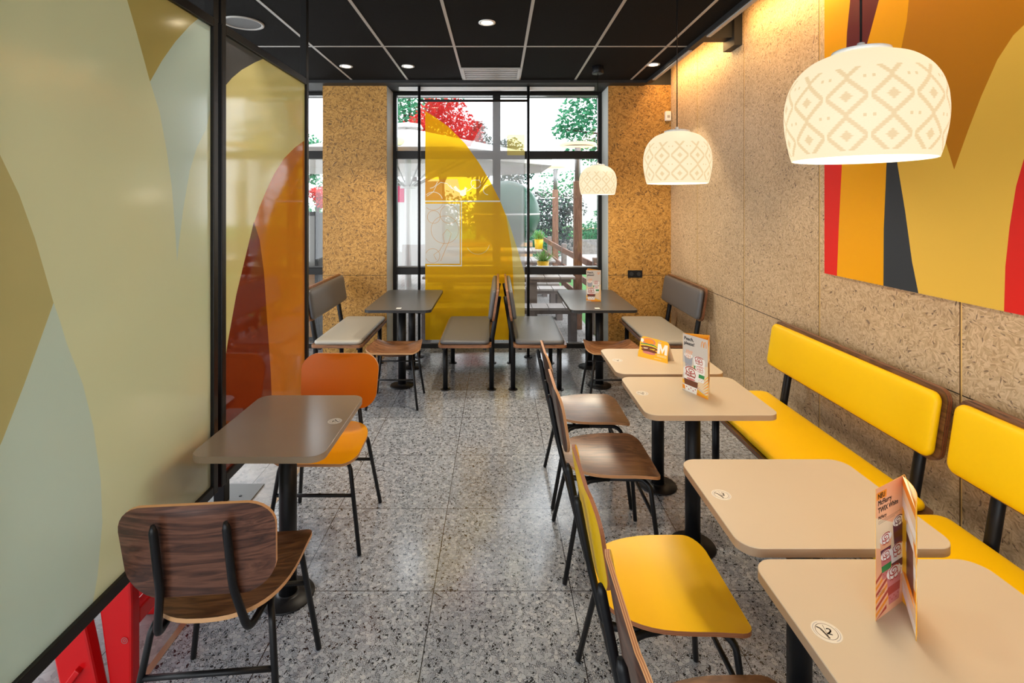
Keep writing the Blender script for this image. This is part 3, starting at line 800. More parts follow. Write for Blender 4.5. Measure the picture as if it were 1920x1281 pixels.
# ---- pendant lamps
def shade_mat():
    m, nt, b, o = mk('lamp_shade_pattern'); k = N(nt)
    tc = k.n('TexCoord').outputs['Object']; s = k.n('SeparateXYZ', i_0=tc)
    a = k.m('ARCTAN2', s.outputs[1], s.outputs[0])
    u = k.m('MULTIPLY', a, 12/(2*PI)); v = k.m('DIVIDE', s.outputs[2], .094)
    # jagged weave edges
    jz = k.m('MULTIPLY', k.m('SUBTRACT', k.m('PINGPONG', k.m('MULTIPLY', s.outputs[2], 170), .5), .25), .09)
    def cell(off):
        fu = k.m('ABSOLUTE', k.m('SUBTRACT', k.m('FRACT', k.m('ADD', u, 50+off)), .5))
        fv = k.m('ABSOLUTE', k.m('SUBTRACT', k.m('FRACT', k.m('ADD', v, off)), .5))
        return k.m('ADD', k.m('ADD', fu, fv), jz), fu, fv
    d0, fu, fv = cell(0.0)
    lat = k.n('MapRange', i_0=k.m('ABSOLUTE', k.m('SUBTRACT', d0, .47)), i_1=.095, i_2=.055).outputs[0]
    gap = k.m('GREATER_THAN', fu, .465)   # breaks between neighbouring diamonds
    lat = k.m('MULTIPLY', lat, k.m('SUBTRACT', 1, gap))
    dia = k.n('MapRange', i_0=d0, i_1=.17, i_2=.12).outputs[0]
    dots = k.m('MULTIPLY', k.m('LESS_THAN', k.m('ABSOLUTE', k.m('SUBTRACT', fu, .40)), .035), k.m('GREATER_THAN', fv, .46))
    pat = k.m('MAXIMUM', k.m('MAXIMUM', lat, dia), dots)
    pat = k.m('MULTIPLY', pat, k.m('MULTIPLY', k.m('LESS_THAN', s.outputs[2], .215), k.m('GREATER_THAN', s.outputs[2], .012)))
    c = k.mix(pat, (1.0, .83, .54), (.83, .62, .34))
    b.inputs['Base Color'].default_value = (.8, .7, .55, 1)
    nt.links.new(c, b.inputs['Emission Color']); b.inputs['Emission Strength'].default_value = .76
    b.inputs['Base Color'].default_value = (.06, .05, .04, 1)
    wv_ = k.n('TexVoronoi', i_Vector=tc); wv_.inputs['Scale'].default_value = 260
    bp = k.n('Bump', i_Height=wv_.outputs['Distance']); bp.inputs['Strength'].default_value = .4; bp.inputs['Distance'].default_value = .001
    nt.links.new(bp.outputs[0], b.inputs['Normal']); b.inputs['Roughness'].default_value = .6
    return m
M['shade'] = shade_mat(); M['shade_in'] = E('shade_inside', (1, .86, .6), 2.2); M['bulb'] = E('bulb_glow', (1, .85, .6), 8)
def pendant(label, x, y, zb):
    t = thing('pendant_lamp', label, 'lamp', (x, y, zb), 0, 'row of patterned dome pendant lamps')
    prof = [(.160, 0), (.168, .03), (.1765, .08), (.179, .12), (.176, .16), (.165, .20), (.146, .232), (.118, .258), (.088, .272), (.064, .279)]
    # smooth profile
    pp = []
    for i in range(len(prof)-1):
        p0, p1, p2, p3 = prof[max(i-1, 0)], prof[i], prof[i+1], prof[min(i+2, len(prof)-1)]
        for q in range(4):
            s = q/4; h = lambda a, b, c, d: .5*((2*b)+(-a+c)*s+(2*a-5*b+4*c-d)*s*s+(-a+3*b-3*c+d)*s**3)
            pp.append((h(p0[0], p1[0], p2[0], p3[0]), h(p0[1], p1[1], p2[1], p3[1])))
    pp.append(prof[-1])
    MB().lathe(pp, n=64).build('shade', M['shade'], t)
    MB().lathe([(r_-.004, z) for r_, z in pp]+[(.02, .276)], n=48).build('shade_lining', M['shade_in'], t)
    MB().lathe([(.001, .279), (.066, .279), (.068, .283), (.066, .289), (.05, .293), (.012, .296), (.008, .31), (.001, .31)], n=40).build('cap', M['white'], t)
    MB().lathe([(.001, .10), (.02, .104), (.032, .125), (.03, .15), (.016, .18), (.014, .275), (.001, .275)], n=20).build('bulb', M['bulb'], t)
    MB().tube([(0, 0, .308), (0, 0, CZ-zb-.05)], .0028, 8).build('cord', M['black'], t)
    MB().cyl(0, 0, CZ-zb-.075, CZ-zb-.0035, .055, 32, 0, .004).build('canopy', M['black'], t)
    l = lamp('POINT', 'pendant_light', (x, y, zb+.085), 19, (1, .85, .64), size=.10)
pendant('patterned dome pendant lamp, largest and nearest, before the painting', .963, 1.35, 1.806)
pendant('patterned dome pendant lamp, middle one of the row', .983, 2.79, 1.800)
pendant('patterned dome pendant lamp over the far right table, smallest in view', .970, 4.93, 1.778)

# ---- ceiling fittings
for i, (x, y) in enumerate(SPOTS[:4]):
    lab = {0: 'round white recessed downlight in the middle of the ceiling, starburst glow', 1: 'recessed downlight before the wood chip pillar, leftmost of the far pair',
           2: 'recessed downlight left of the air vent, above the left charcoal table', 3: 'recessed downlight beside the light slot near the far right corner'}.get(i, 'recessed downlight in the ceiling above or behind the viewer, out of view')
    t = thing('downlight', lab, 'downlight', (x, y, CZ), 0, 'recessed ceiling downlights')
    MB().lathe([(.062, -.0005), (.062, -.006), (.045, -.007), (.038, .0)], n=32).build('trim_ring', M['white'], t)
    MB().lathe([(.001, -.004), (.039, -.004)], n=24).build('lens', M['downlight'], t)
t = thing('ceiling_speaker', 'round dark ceiling speaker with pale rim at upper left', 'speaker', (-1.873, 3.75, CZ))
MB().lathe([(.142, -.0005), (.142, -.008), (.128, -.010), (.122, -.004)], n=48).build('rim', M['grid'], t)
MB().lathe([(.001, -.003), (.06, -.0035), (.123, -.004)], n=40).build('grille', M['speaker_mesh'], t)
t = thing('ceiling_vent', 'slotted air vent in the black ceiling before the window', 'vent', (-.067, 5.205, CZ))
m = MB().box(-.298, .298, -.225, -.195, -.014, -.0005, .002).box(-.298, .298, .195, .225, -.014, -.0005, .002).box(-.298, -.268, -.195, .195, -.014, -.0005, .002).box(.268, .298, -.195, .195, -.014, -.0005, .002)
m.build('frame', M['grid'], t)
for k in range(5):
    MB().box(-.266, .266, -.165+k*.08, -.125+k*.08, -.012, -.003, .001).build('slat', M['grid'], t)
# wall socket and sensor
t = thing('wall_socket', 'black double power socket on the golden wood chip wall', 'socket', (1.515, YB, .915))
MB().box(-.08, .08, -.010, 0, -.04, .04, .003).build('plate', M['black'], t)
for s in (-1, 1): MB().cyl(s*.04, 0, 0, .004, .022, 20).build('outlet', M['edge_dark'], t).matrix_local = Matrix.Translation((0, -.010, 0)) @ Matrix.Rotation(PI/2, 4, 'X')
t = thing('wall_sensor', 'small white alarm sensor high in the far right corner', 'sensor', (1.872, YB, 2.60))
MB().box(-.032, .032, -.045, 0, 0, .105, .008).build('housing', M['white'], t)
MB().box(-.015, .015, -.047, -.0445, .03, .06, .001).build('lens', M['grid'], t)
# ================================================================== THINGS ON THE TABLES
inkc = dict(paper=(.68, .62, .55), ora=(.90, .30, .01), amb=(.92, .47, .02), blk=(.012, .01, .01), wht=(.92, .90, .86), grn=(.03, .28, .08), red=(.45, .05, .03),
            brn=(.16, .045, .02), pch=(.86, .45, .26), gry=(.38, .40, .45), yel=(.90, .60, .03), pnk=(.62, .20, .20), plum=(.13, .03, .06), cream=(.86, .70, .48))
IK = {k: i for i, k in enumerate(inkc)}
IM = [P('print_'+{'ora': 'orange', 'amb': 'amber', 'blk': 'black', 'wht': 'white', 'grn': 'green', 'brn': 'brown', 'pch': 'peach', 'gry': 'grey', 'yel': 'yellow', 'pnk': 'pink'}.get(k, k), c, .45) for k, c in inkc.items()]
def arches(cx, cy, s, m):
    """double arch emblem, s = width"""
    out = []
    for sg in (-1, 1):
        pts = []
        for k in range(15):
            a = PI*k/14; pts.append((cx+sg*s*.25-math.cos(a)*s*.22, cy-.42*s+math.sin(a)*s*.9))
        out.append((stroke(pts, s*.11), m))
    return out
def cup(cx, cy, s, body, top, band):
    """dessert cup: tapered body, topping and band; s = width"""
    o = [([(cx-s*.5, cy), (cx+s*.5, cy), (cx+s*.36, cy-s*1.05), (cx-s*.36, cy-s*1.05)], IK[body]),
         ([(cx-s*.45, cy-s*.42), (cx+s*.45, cy-s*.42), (cx+s*.41, cy-s*.72), (cx-s*.41, cy-s*.72)], IK[band]),
         (circ(cx, cy+s*.03, s*.50, 24, ry=s*.24), IK['wht'])]
    sp = [(cx+s*(.42-.032*q/2)*math.cos(q*.52+.6)*(1+.10*math.sin(q*2.1)), cy+s*.06+s*(.20-.014*q/2)*math.sin(q*.52+.6)) for q in range(25)]
    o.append((circ(cx, cy+s*.10, s*.34, 20, ry=s*.17), IK['wht']))
    for q in range(0, 24, 1): o.append((stroke(sp[q:q+2], s*.05), IK[top]))
    for q in range(3): o.append((stroke([(cx+s*(-.3+.28*q), cy-s*.02), (cx+s*(-.27+.28*q), cy-s*(.16+.04*(q % 2)))], s*.05), IK[top]))
    o.append((stroke([(cx-s*.28+s*.56*q/6, cy-s*.22+s*.03*math.sin(q*2.4)) for q in range(7)], s*.05), IK[top]))
    for k in range(5): o.append((circ(cx-s*.28+k*s*.14, cy-s*(.82+.1*(k % 2)), s*.035, 6), IK[top]))
    return o
def peach_art(W, H):
    p = [([(0, 0), (W, 0), (W, H), (0, H)], IK['paper'])]
    p.append(([(0, H*.30), (W, H*.05), (W, H*.55), (W*.3, H*.47), (0, H*.5)], IK['cream']))
    for k in range(8):
        a = .02+k*.125
        p.append(([(W*1.02, H*(.40-a*.42)), (W*1.02, H*(.375-a*.42)), (W*(.30+a*.5), -.001-H*0), (W*(.36+a*.5), -.001)], IK['ora' if k % 2 else 'amb']))
    p.append(([(0, H*.20), (0, H*.13), (W, -.002), (W, H*.035)], IK['amb'])); p.append(([(0, H*.10), (0, H*.03), (W*.7, -.002), (W, -.002), (W, H*.012)], IK['ora']))
    p += arches(W*.84, H*.895, W*.2, IK['ora'])
    for k in range(4): p.append((stroke([(W*(.14+.07*k), H*.66), (W*(.18+.07*k), H*(.73+.01*(k % 2))), (W*(.22+.06*k), H*.70)], W*.035), IK['pch']))
    p += cup(W*.24, H*.63, W*.34, 'gry', 'pch', 'gry')
    p += cup(W*.66, H*.60, W*.46, 'wht', 'red', 'grn')
    p += cup(W*.70, H*.46, W*.38, 'wht', 'pnk', 'grn')
    p += cup(W*.34, H*.36, W*.62, 'wht', 'red', 'brn')
    p.append((circ(W*.34, H*.235, W*.17, 18, ry=H*.018), IK['pnk']))
    return p
def neu_art(W, H):
    p = [([(0, 0), (W, 0), (W, H), (0, H)], IK['pch'])]
    p.append(([(0, H*.78), (W, H*.60), (W, H*.40), (0, H*.55)], IK['cream']))
    for k in range(7):
        p.append(([(-.001, H*(.30-.05*k)), (-.001, H*(.275-.05*k)), (W*(.9-.09*k), H*.46-H*.07*k), (W*(.9-.09*k), H*.49-H*.07*k)], IK['ora' if k % 2 else 'red']))
    p.append(([(W*.03, H*.905), (W*.36, H*.905), (W*.37, H*.962), (W*.03, H*.962)], IK['ora']))
    p += cup(W*.78, H*.66, W*.40, 'plum', 'plum', 'brn')
    p += cup(W*.34, H*.58, W*.40, 'pch', 'red', 'plum')
    p += cup(W*.36, H*.45, W*.38, 'pnk', 'red', 'grn')
    p += cup(W*.74, H*.44, W*.46, 'wht', 'red', 'plum')
    p += cup(W*.62, H*.28, W*.50, 'pnk', 'red', 'red')
    for k in range(3): p.append((stroke([(W*.08, H*(.740-k*.010)), (W*(.85-.1*k), H*(.740-k*.010))], H*.0022), IK['blk']))
    for k in range(3): p.append((stroke([(W*.06, H*(.20-k*.012)), (W*.3, H*(.20-k*.012))], H*.003), IK['blk']))
    return p
def side_art(W, H):
    p = [([(0, 0), (W, 0), (W, H), (0, H)], IK['cream'])]
    for k in range(6):
        p.append(([(0, H*(.02+.17*k)), (0, H*(.09+.17*k)), (W, H*(.17+.17*k)), (W, H*(.08+.17*k))], IK['ora' if k % 2 else 'wht']))
    p.append(([(W*.1, H*.25), (W*.8, H*.25), (W*.75, H*.6), (W*.2, H*.62)], IK['brn']))
    p.append(([(W*.1, H*.60), (W*.9, H*.58), (W*.7, H*.68), (W*.3, H*.69)], IK['wht']))
    return p
def leaf_panel(t, name, A, B, H, artf, texts=(), bulge=0, mi=None, inner=None):
    """one upright paper panel between floor points A and B (viewed so that A is left)"""
    A = Vector(A); B = Vector(B); W = (B-A).length; d = (B-A)/W; nrm = Vector((d.y, -d.x))   # towards the reader
    def f(u, v, off=0):
        q = A+d*u+nrm*(off+bulge*4*(u/W)*(1-u/W)); return (q.x, q.y, v)
    polys = artf(W, H)
    if bulge:
        polys = polys+[]
    out = [(W*k/8, 0) for k in range(9)]+[(W*(8-k)/8, H) for k in range(9)]
    m = art(out, [([(min(max(x, 0), W), min(max(y, 0), H)) for x, y in pl], c) for pl, c in polys], lambda u, v, dz: f(u, v, -dz), 0, back=IK['amb' if inner is None else inner], th=.0006)
    o = m.build(name, IM, t)
    for (s, size, u, v, col, bold, sx) in texts:
        b = put_text(s, size, lambda x, y: f(x, y, .0004), u*W, v*H, MB(), 0, bold, sx=sx)
        tx = b.build('lettering', IM[IK[col]], o)
    return o
def leaflet(label, loc, pts, H, faces):
    t = thing('menu_leaflet', label, 'leaflet', (loc[0], loc[1], .7503))
    for (nm, a, b, af, tx, bl) in faces:
        A = (pts[a][0]-loc[0], pts[a][1]-loc[1]); B = (pts[b][0]-loc[0], pts[b][1]-loc[1])
        leaf_panel(t, nm, A, B, H, af, tx, bl)
    return t
PT = [('Peach,', .0235, .07, .90, 'blk', .0020, 1), ('please!', .0235, .07, .82, 'blk', .0020, 1), ('McFlurry', .018, .10, .275, 'red', .0008, 1)]
leaflet('tall peach dessert leaflet on the third beige table from the viewer', (.98, 2.51), [(.937, 2.58), (1.008, 2.44), (1.056, 2.535)], .285,
        [('front_panel', 0, 1, peach_art, PT, 0), ('side_panel', 1, 2, side_art, (), 0), ('back_panel', 2, 0, side_art, (), 0)])
leaflet('tall peach dessert leaflet on the charcoal table before the window', (.92, 4.93), [(.853, 4.90), (.993, 4.89), (.89, 5.02)], .30,
        [('front_panel', 0, 1, peach_art, PT, 0), ('side_panel', 1, 2, side_art, (), 0), ('back_panel', 2, 0, side_art, (), 0)])
NT = [('NEU', .0155, .07, .915, 'blk', .0010, 1), ('McFlurry', .0165, .07, .862, 'blk', .0010, 1), ('TWIX White', .0165, .07, .805, 'blk', .0010, 1), ('McFlurry', .011, .08, .755, 'blk', .0003, .9)]
leaflet('tall dessert leaflet folded open like a V on the nearest table', (.90, 1.15), [(.851, 1.146), (.965, 1.208), (.899, 1.094), (.957, 1.205)], .297,
        [('front_panel', 0, 1, neu_art, NT, 0), ('side_panel', 1, 2, side_art, (), .0), ('back_panel', 2, 3, side_art, (), .012)])
# burger card
t = thing('burger_card', 'small orange burger card standing on the farthest beige table', 'table card', (.93, 3.06, .7503))
A = Vector((.864-.93, 3.139-3.06)); B = Vector((1.0-.93, 2.99-3.06)); W = (B-A).length; d = (B-A)/W; nn = Vector((d.y, -d.x)); Hc = .125
def fc_(u, v, off=0):
    q = A+d*u+nn*(off-v*.18); return (q.x, q.y, v)
s_ = W
def blob(cx, cy, rx, ry, n=20, j=.0):
    return [(cx+rx*math.cos(2*PI*k/n)*(1+j*math.sin(k*5)), cy+ry*math.sin(2*PI*k/n)*(1+j*math.cos(k*3))) for k in range(n)]
pls = [(blob(W*.33, Hc*.78, W*.22, Hc*.17), IK['pnk']), (blob(W*.33, Hc*.80, W*.18, Hc*.11, j=.1), IK['ora']),
       (blob(W*.34, Hc*.62, W*.28, Hc*.07, j=.12), IK['grn']), (blob(W*.34, Hc*.60, W*.25, Hc*.04, j=.12), IK['yel']), (blob(W*.35, Hc*.50, W*.29, Hc*.09, j=.05), IK['brn']),
       ([(W*.15, Hc*.48), (W*.33, Hc*.50), (W*.24, Hc*.38)], IK['cream']), ([(W*.36, Hc*.48), (W*.56, Hc*.50), (W*.48, Hc*.36)], IK['yel']),
       (blob(W*.36, Hc*.37, W*.27, Hc*.08, j=.05), IK['brn']), (blob(W*.36, Hc*.27, W*.22, Hc*.06), IK['pnk']),
       (circ(W*.10, Hc*.80, W*.055, 16), IK['wht'])]
for k in range(2): pls.append((stroke([(W*.63, Hc*(.27-.05*k)), (W*.93, Hc*(.27-.05*k))], Hc*.018), IK['cream']))
pls.append((stroke([(W*.55, Hc*.10), (W*.78, Hc*.10)], Hc*.02), IK['cream']))
out = [(0, 0), (W, 0), (W*.97, Hc*.3)]+[(W*.99-.02+.02*math.cos(a), Hc*.96-.02+.02*math.sin(a)) for a in (0, .5, 1.0, PI/2)]+[(W*.16-.0+.02*math.cos(a), Hc-.02+.02*math.sin(a)) for a in (PI/2, 2.1, 2.6, PI)]+[(W*.03, Hc*.72), (W*.03, Hc*.36), (0, Hc*.26)]
o = art(out, [([(x, y) for x, y in p], c) for p, c in pls], lambda u, v, dz: fc_(u, v, -dz), IK['amb'], th=.0006).build('card_front', IM, t)
Mx0, Mx1, Mz0, Mz1 = W*.63, W*.95, Hc*.34, Hc*.80; sw = W*.085; xm_ = (Mx0+Mx1)/2
mp_ = [(Mx0, Mz0), (Mx0, Mz1), (Mx0+sw*1.15, Mz1), (xm_, Mz0+Hc*.22), (Mx1-sw*1.15, Mz1), (Mx1, Mz1), (Mx1, Mz0), (Mx1-sw, Mz0), (Mx1-sw, Mz0+Hc*.28), (xm_, Mz0+Hc*.02), (Mx0+sw, Mz0+Hc*.28), (Mx0+sw, Mz0)]
art(mp_, [], lambda u, v, d: fc_(u, v, .0005), 0).build('lettering', IM[IK['wht']], o)
put_text('der', Hc*.13, lambda x, y: fc_(x, y, .0005), W*.63, Hc*.83, MB(), 0, .0004).build('lettering', IM[IK['wht']], o)
m = MB(); 
bk = [fc_(W*.02, Hc*.9, -.0012), fc_(W*.97, Hc*.9, -.0012)]
q0 = A-nn*.075; q1 = B-nn*.075
m.add([bk[0], bk[1], (q1.x, q1.y, 0), (q0.x, q0.y, 0)], [[0, 1, 2, 3]], 0); m.build('card_back', IM[IK['cream']], t)

# round table-number stickers (printed discs lying on the tables)
def sticker(x, y, a, digit, label, clear=False):
    t = thing('number_sticker', label, 'sticker', (x, y, .7502), a, 'round number stickers on the tables')
    pls = [(ring(0, 0, .0215, .0011), 1), (ring(0, 0, .026, .0016, 2.2, 3.9, 10), 2), (ring(0, 0, .026, .0016, -.9, .8, 10), 2), (stroke([(-.006, .017), (.004, -.019)], .001), 1),
           (stroke([(-.019, .006), (-.012, .004), (-.007, -.002), (-.002, -.009), (.004, -.018)], .0042), 1)]
    m = art(circ(0, 0, .030, 36)[:-1], pls, lambda u, v, d: (u, v, .0004-d), 0, th=.0004)
    m.build('disc', [P('sticker_base', (.68, .66, .60) if not clear else (.5, .48, .45), .35), IM[IK['blk']], IM[IK['gry']]], t)
    put_text(digit, .025, lambda u, v: (u, v, .0007), -.001, -.006, MB(), 0, .0010).build('digit', IM[IK['blk']], t)
sticker(.722, 1.118, -.45, '2', 'round sticker with a 2 on the nearest beige table')
sticker(.722, 1.644, -.25, '3', 'round sticker with a 3 on the empty beige table')
sticker(.717, 2.525, -.1, '5', 'round sticker on the beige table with the tall leaflet')
sticker(.719, 3.055, -.1, '6', 'round sticker on the beige table with the burger card')
sticker(-.703, 2.20, PI, '4', 'round sticker on the taupe table by the partition', True)
for (x, lab) in ((-.888, 'small white sticker on the left charcoal table edge'), (.895, 'small white sticker on the right charcoal table edge')):
    o = MB().box(-.022, .022, -.022, .022, 0, .0005).build('table_sticker', M['white']); o.location = (x, 4.575, .7502)
    tag(o, lab, 'sticker', 'small white stickers on the charcoal tables')

# ================================================================== BEYOND THE PARTITION
# red plastic high chair
HX, HY_ = -1.50, 1.95
t = thing('high_chair', 'glossy red plastic high chair behind the glass partition', 'high chair', (HX, HY_, 0))
def plate(pts, y0, y1):
    n = len(pts); V = [(x-HX, y0-HY_, z) for x, z in pts]+[(x-HX, y1-HY_, z) for x, z in pts]
    return MB().add(V, [list(range(n)), [n+i for i in range(n)][::-1]]+[[i, (i+1) % n, n+(i+1) % n, n+i] for i in range(n)])
def soft(o, w_=.008):
    bv = o.modifiers.new('soft', 'BEVEL'); bv.width = w_; bv.segments = 2; return o
LB = [(-1.262, 0), (-1.335, 0), (-1.375, .30), (-1.40, .58), (-1.275, .58), (-1.262, .30)]
LA = [(-1.345, 0), (-1.475, 0), (-1.515, .20), (-1.60, .55), (-1.47, .55), (-1.392, .22)]
mir = lambda L, c: [(2*c-x, z) for x, z in L]
for (y0, y1) in ((1.755, 1.80), (2.12, 2.165)):
    soft(plate(LB, y0, y1).build('leg', M['red'], t)); soft(plate(mir(LB, -1.56), y0, y1).build('leg', M['red'], t))
    soft(plate(LA, y0-.03, y1-.03).build('brace', M['red'], t))
soft(MB().box(.195, .235, 1.80-HY_, 2.12-HY_, .205, .26).build('side_rail', M['red'], t), .005)
soft(MB().box(-.355, -.315, 1.80-HY_, 2.12-HY_, .205, .26).build('side_rail', M['red'], t), .005)
soft(MB().bar((-1.47-HX, 1.722-HY_, .04), (-1.41-HX, 1.722-HY_, .12), .02, .03, up=(0, 1, 0)).build('ridge', M['red'], t), .004)
MB().box(-.34, .22, -.20, .22, .58, .62, .012).build('seat', M['red'], t)
MB().box(-.34, .22, .18, .22, .62, .90, .012).build('backrest', M['red'], t)
MB().box(-.34, -.31, -.2, .18, .62, .76, .012).build('armrest', M['red'], t)
MB().box(.19, .22, -.2, .18, .62, .76, .012).build('armrest', M['red'], t)
art(circ(0, 0, .013, 24)[:-1], [(ring(0, 0, .010, .002), 1), (ring(0, 0, .004, .002), 1)], lambda u, v, d: (-1.285-HX+u, 1.7535-HY_-d, .185+v), 0).build('emblem', [M['red'], M['steel']], t)
# steel plated stand
t = thing('floor_stand', 'black post on a square steel floor plate beyond the partition', 'stand', (-1.555, 2.87, 0))
MB().box(-.13, .155, -.08, .19, 0, .008, .002).build('base_plate', M['steel'], t)
MB().box(-.03, .03, -.03, .03, .008, .42, .003).build('post', M['black'], t)
MB().cyl(.075, .06, .008, .010, .008, 12).build('screw', M['black'], t)
MB().box(-.03, .03, -.3, .03, .38, .42, .003).build('cross_arm', M['black'], t)

# ================================================================== OUTSIDE
def leafmat(n, c, c2):
    m, nt, b, o = mk(n); k = N(nt)
    tc = k.n('TexCoord').outputs['Object']; nz = k.n('TexNoise', i_Vector=tc); nz.inputs['Scale'].default_value = 9
    col = k.ramp(nz.outputs['Fac'], [(.35, c), (.65, c2)])
    nt.links.new(col, b.inputs['Base Color']); b.inputs['Roughness'].default_value = .6
    tl = k.n('BsdfTranslucent'); nt.links.new(col, tl.inputs[0])
    mx = k.n('MixShader', i_1=b.outputs[0], i_2=tl.outputs[0]); mx.inputs[0].default_value = .35
    nt.links.new(mx.outputs[0], o.inputs[0]); return m
LG = leafmat('leaf_green', (.02, .14, .07), (.06, .30, .14)); LD = leafmat('leaf_dark', (.012, .06, .045), (.03, .13, .08))
LR = leafmat('leaf_red', (.45, .01, .015), (.70, .05, .03)); LY = leafmat('leaf_light', (.10, .28, .06), (.22, .42, .12)); LP = leafmat('leaf_plum', (.03, .035, .05), (.10, .13, .12))
BK = P('bark', (.06, .04, .03), .9, noise=.3, nscale=20)
GRS = P('grass', (.06, .19, .045), .9, noise=.4, nscale=30, bump=.5); PATH = P('pale_path', (.52, .50, .48), .9, noise=.1)
def paving():
    m, nt, b, o = mk('grey_paving'); k = N(nt); tc = k.n('TexCoord').outputs['Object']
    br = k.n('TexBrick', i_Vector=tc); br.inputs['Scale'].default_value = 3.3; br.inputs['Mortar Size'].default_value = .012
    br.inputs['Color1'].default_value = (.26, .25, .24, 1); br.inputs['Color2'].default_value = (.33, .31, .30, 1); br.inputs['Mortar'].default_value = (.10, .09, .09, 1)
    nt.links.new(br.outputs[0], b.inputs['Base Color']); b.inputs['Roughness'].default_value = .8; return m
PAV = paving()
def ground(name, pts, z, m, label, cat='ground'):
    mb = MB().add([(x, y, z) for x, y in pts]+[(x, y, z-.1) for x, y in pts], [list(range(len(pts)))]+[[i, (i+1) % len(pts), len(pts)+(i+1) % len(pts), len(pts)+i] for i in range(len(pts))])
    return struct(mb.build(name, m), label, cat)
GZ = -.03
ground('ground_paving', [(-14, 6.03), (1.28, 6.03), (1.12, 13.2), (-14, 13.2)], GZ, PAV, 'grey paving of the terrace outside the window')
ground('ground_lawn', [(1.28, 6.03), (14, 6.03), (14, 14), (1.12, 13.2)], GZ-.002, GRS, 'green lawn beyond the fence')
ground('ground_path', [(-14, 13.2), (1.12, 13.2), (14, 14), (14, 17.5), (-14, 17.5)], GZ-.003, PATH, 'pale path crossing behind the terrace')
ground('ground_verge', [(-20, 17.5), (20, 17.5), (30, 40), (-30, 40)], GZ-.004, GRS, 'green verge in the distance')
mb = MB().box(-9, 12, 17.4, 17.7, GZ, .45); struct(mb.build('wall_garden', P('rubble', (.22, .21, .20), .95, noise=.6, nscale=14)), 'low rubble wall behind the path', 'wall')

WD = walnut('fence_wood', (.10, .045, .028), (.20, .09, .055), (.28, .14, .09), axis='z', rough=.6, coat=0)
WG = P('weathered_wood', (.24, .20, .19), .7, noise=.2, nscale=15); SLAT = P('grey_slat', (.42, .38, .36), .6, noise=.15, nscale=10); SLATO = P('orange_slat', (.62, .36, .18), .6)
# fence along the terrace
FP = [(1.30, 6.72, .98), (1.235, 7.9, .98), (1.18, 9.05, .98), (1.12, 11.0, .98), (1.08, 12.9, .98)]
t = thing('garden_fence', 'brown wooden fence with three rails running away from the window', 'fence', (1.3, 6.72, GZ))
for (x, y, h) in FP: MB().box(x-1.3-.045, x-1.3+.045, y-6.72-.045, y-6.72+.045, 0, h+.03, .01).build('post', WG, t)
for (a, b) in zip([(1.34, 6.1, .98)]+FP[:-1], FP):
    for z in (.90, .62, .34):
        MB().bar((a[0]-1.3-.03, a[1]-6.72+.05, z), (b[0]-1.3-.03, b[1]-6.72-.05, z), .03, .09, up=(0, 0, 1)).build('rail', WD, t)
t = thing('garden_fence', 'low wooden fence crossing behind the picnic tables', 'fence', (.1, 13.75, GZ))
for x in (-1.6, -.8, 0, .8): MB().box(x-.04, x+.04, -.04, .04, 0, .72, .01).build('post', WG, t)
for z in (.62, .35): MB().box(-2, .84, -.07, -.041, z-.05, z+.05).build('rail', SLATO, t)
# ring-headed lamp posts
RG = E('ring_glow', (1, .72, .38), 1.6)
def post_lamp(x, y, zr, rr_, w_, label):
    t = thing('lamp_post', label, 'lamp post', (x, y, GZ), 0, 'brown lamp posts with glowing rings')
    MB().box(-w_/2, w_/2, -w_/2, w_/2, 0, zr-.5-GZ, .01).build('post', WD, t)
    MB().cyl(0, 0, zr-.5-GZ, zr-.04-GZ, w_*.38, 20).build('neck', M['steel'], t)
    m = MB()
    m.tube([(math.cos(a)*rr_, math.sin(a)*rr_, zr-GZ) for a in [2*PI*k/40 for k in range(41)]], .022, 10, cap=False); m.build('ring_light', RG, t)
    MB().bar((-rr_, 0, zr-GZ), (rr_, 0, zr-GZ), .02, .02).build('spoke', M['steel'], t)
post_lamp(1.10, 7.0, 2.50, .235, .11, 'nearer brown lamp post with a glowing ring head, right side')
post_lamp(1.28, 11.3, 2.50, .20, .125, 'farther brown lamp post with a glowing ring head')
# picnic tables
def picnic(x1, y0, label, L=2.0):
    t = thing('picnic_table', label, 'picnic table', (x1-L/2, y0, GZ), 0, 'slatted picnic tables on the terrace'); x0 = -L/2
    m = MB()
    n_ = 10
    for k in range(n_): m.box(x0+L*k/n_, x0+L*(k+1)/n_-.008, -.33, .33, .735, .765, .002, 1 if k == 5 else 0)
    m.build('tabletop', [SLAT, SLATO], t)
    MB().box(x0+.06, L/2-.06, -.30, .30, .69, .734).build('apron', WG, t)
    MB().box(x0+.25, x0+.37, -.25, .25, 0, .69).build('leg', WG, t); MB().box(L/2-.62, L/2-.5, -.25, .25, 0, .69).build('leg', WG, t)
    for sy in (-1, 1):
        m = MB()
        for k in range(n_): m.box(x0+L*k/n_, x0+L*(k+1)/n_-.008, sy*.68-.15, sy*.68+.15, .435, .465, .002, 1 if (k == 5) else 0)
        b = m.build('bench_seat', [SLAT, SLATO], t)
        MB().box(x0, L/2, sy*.68-.14, sy*.68+.14, .39, .434).build('bench_rail', WG, b)
        for xx in (x0+.06, L/2-.14): MB().box(xx, xx+.08, sy*.68-.12, sy*.68+.12, 0, .39).build('bench_leg', WG, b)
picnic(1.02, 6.95, 'nearest picnic table outside, behind the window rail')
picnic(.98, 8.85, 'middle picnic table outside, behind the nearest one')
picnic(.92, 10.75, 'farthest picnic table outside, yellow pot on it')
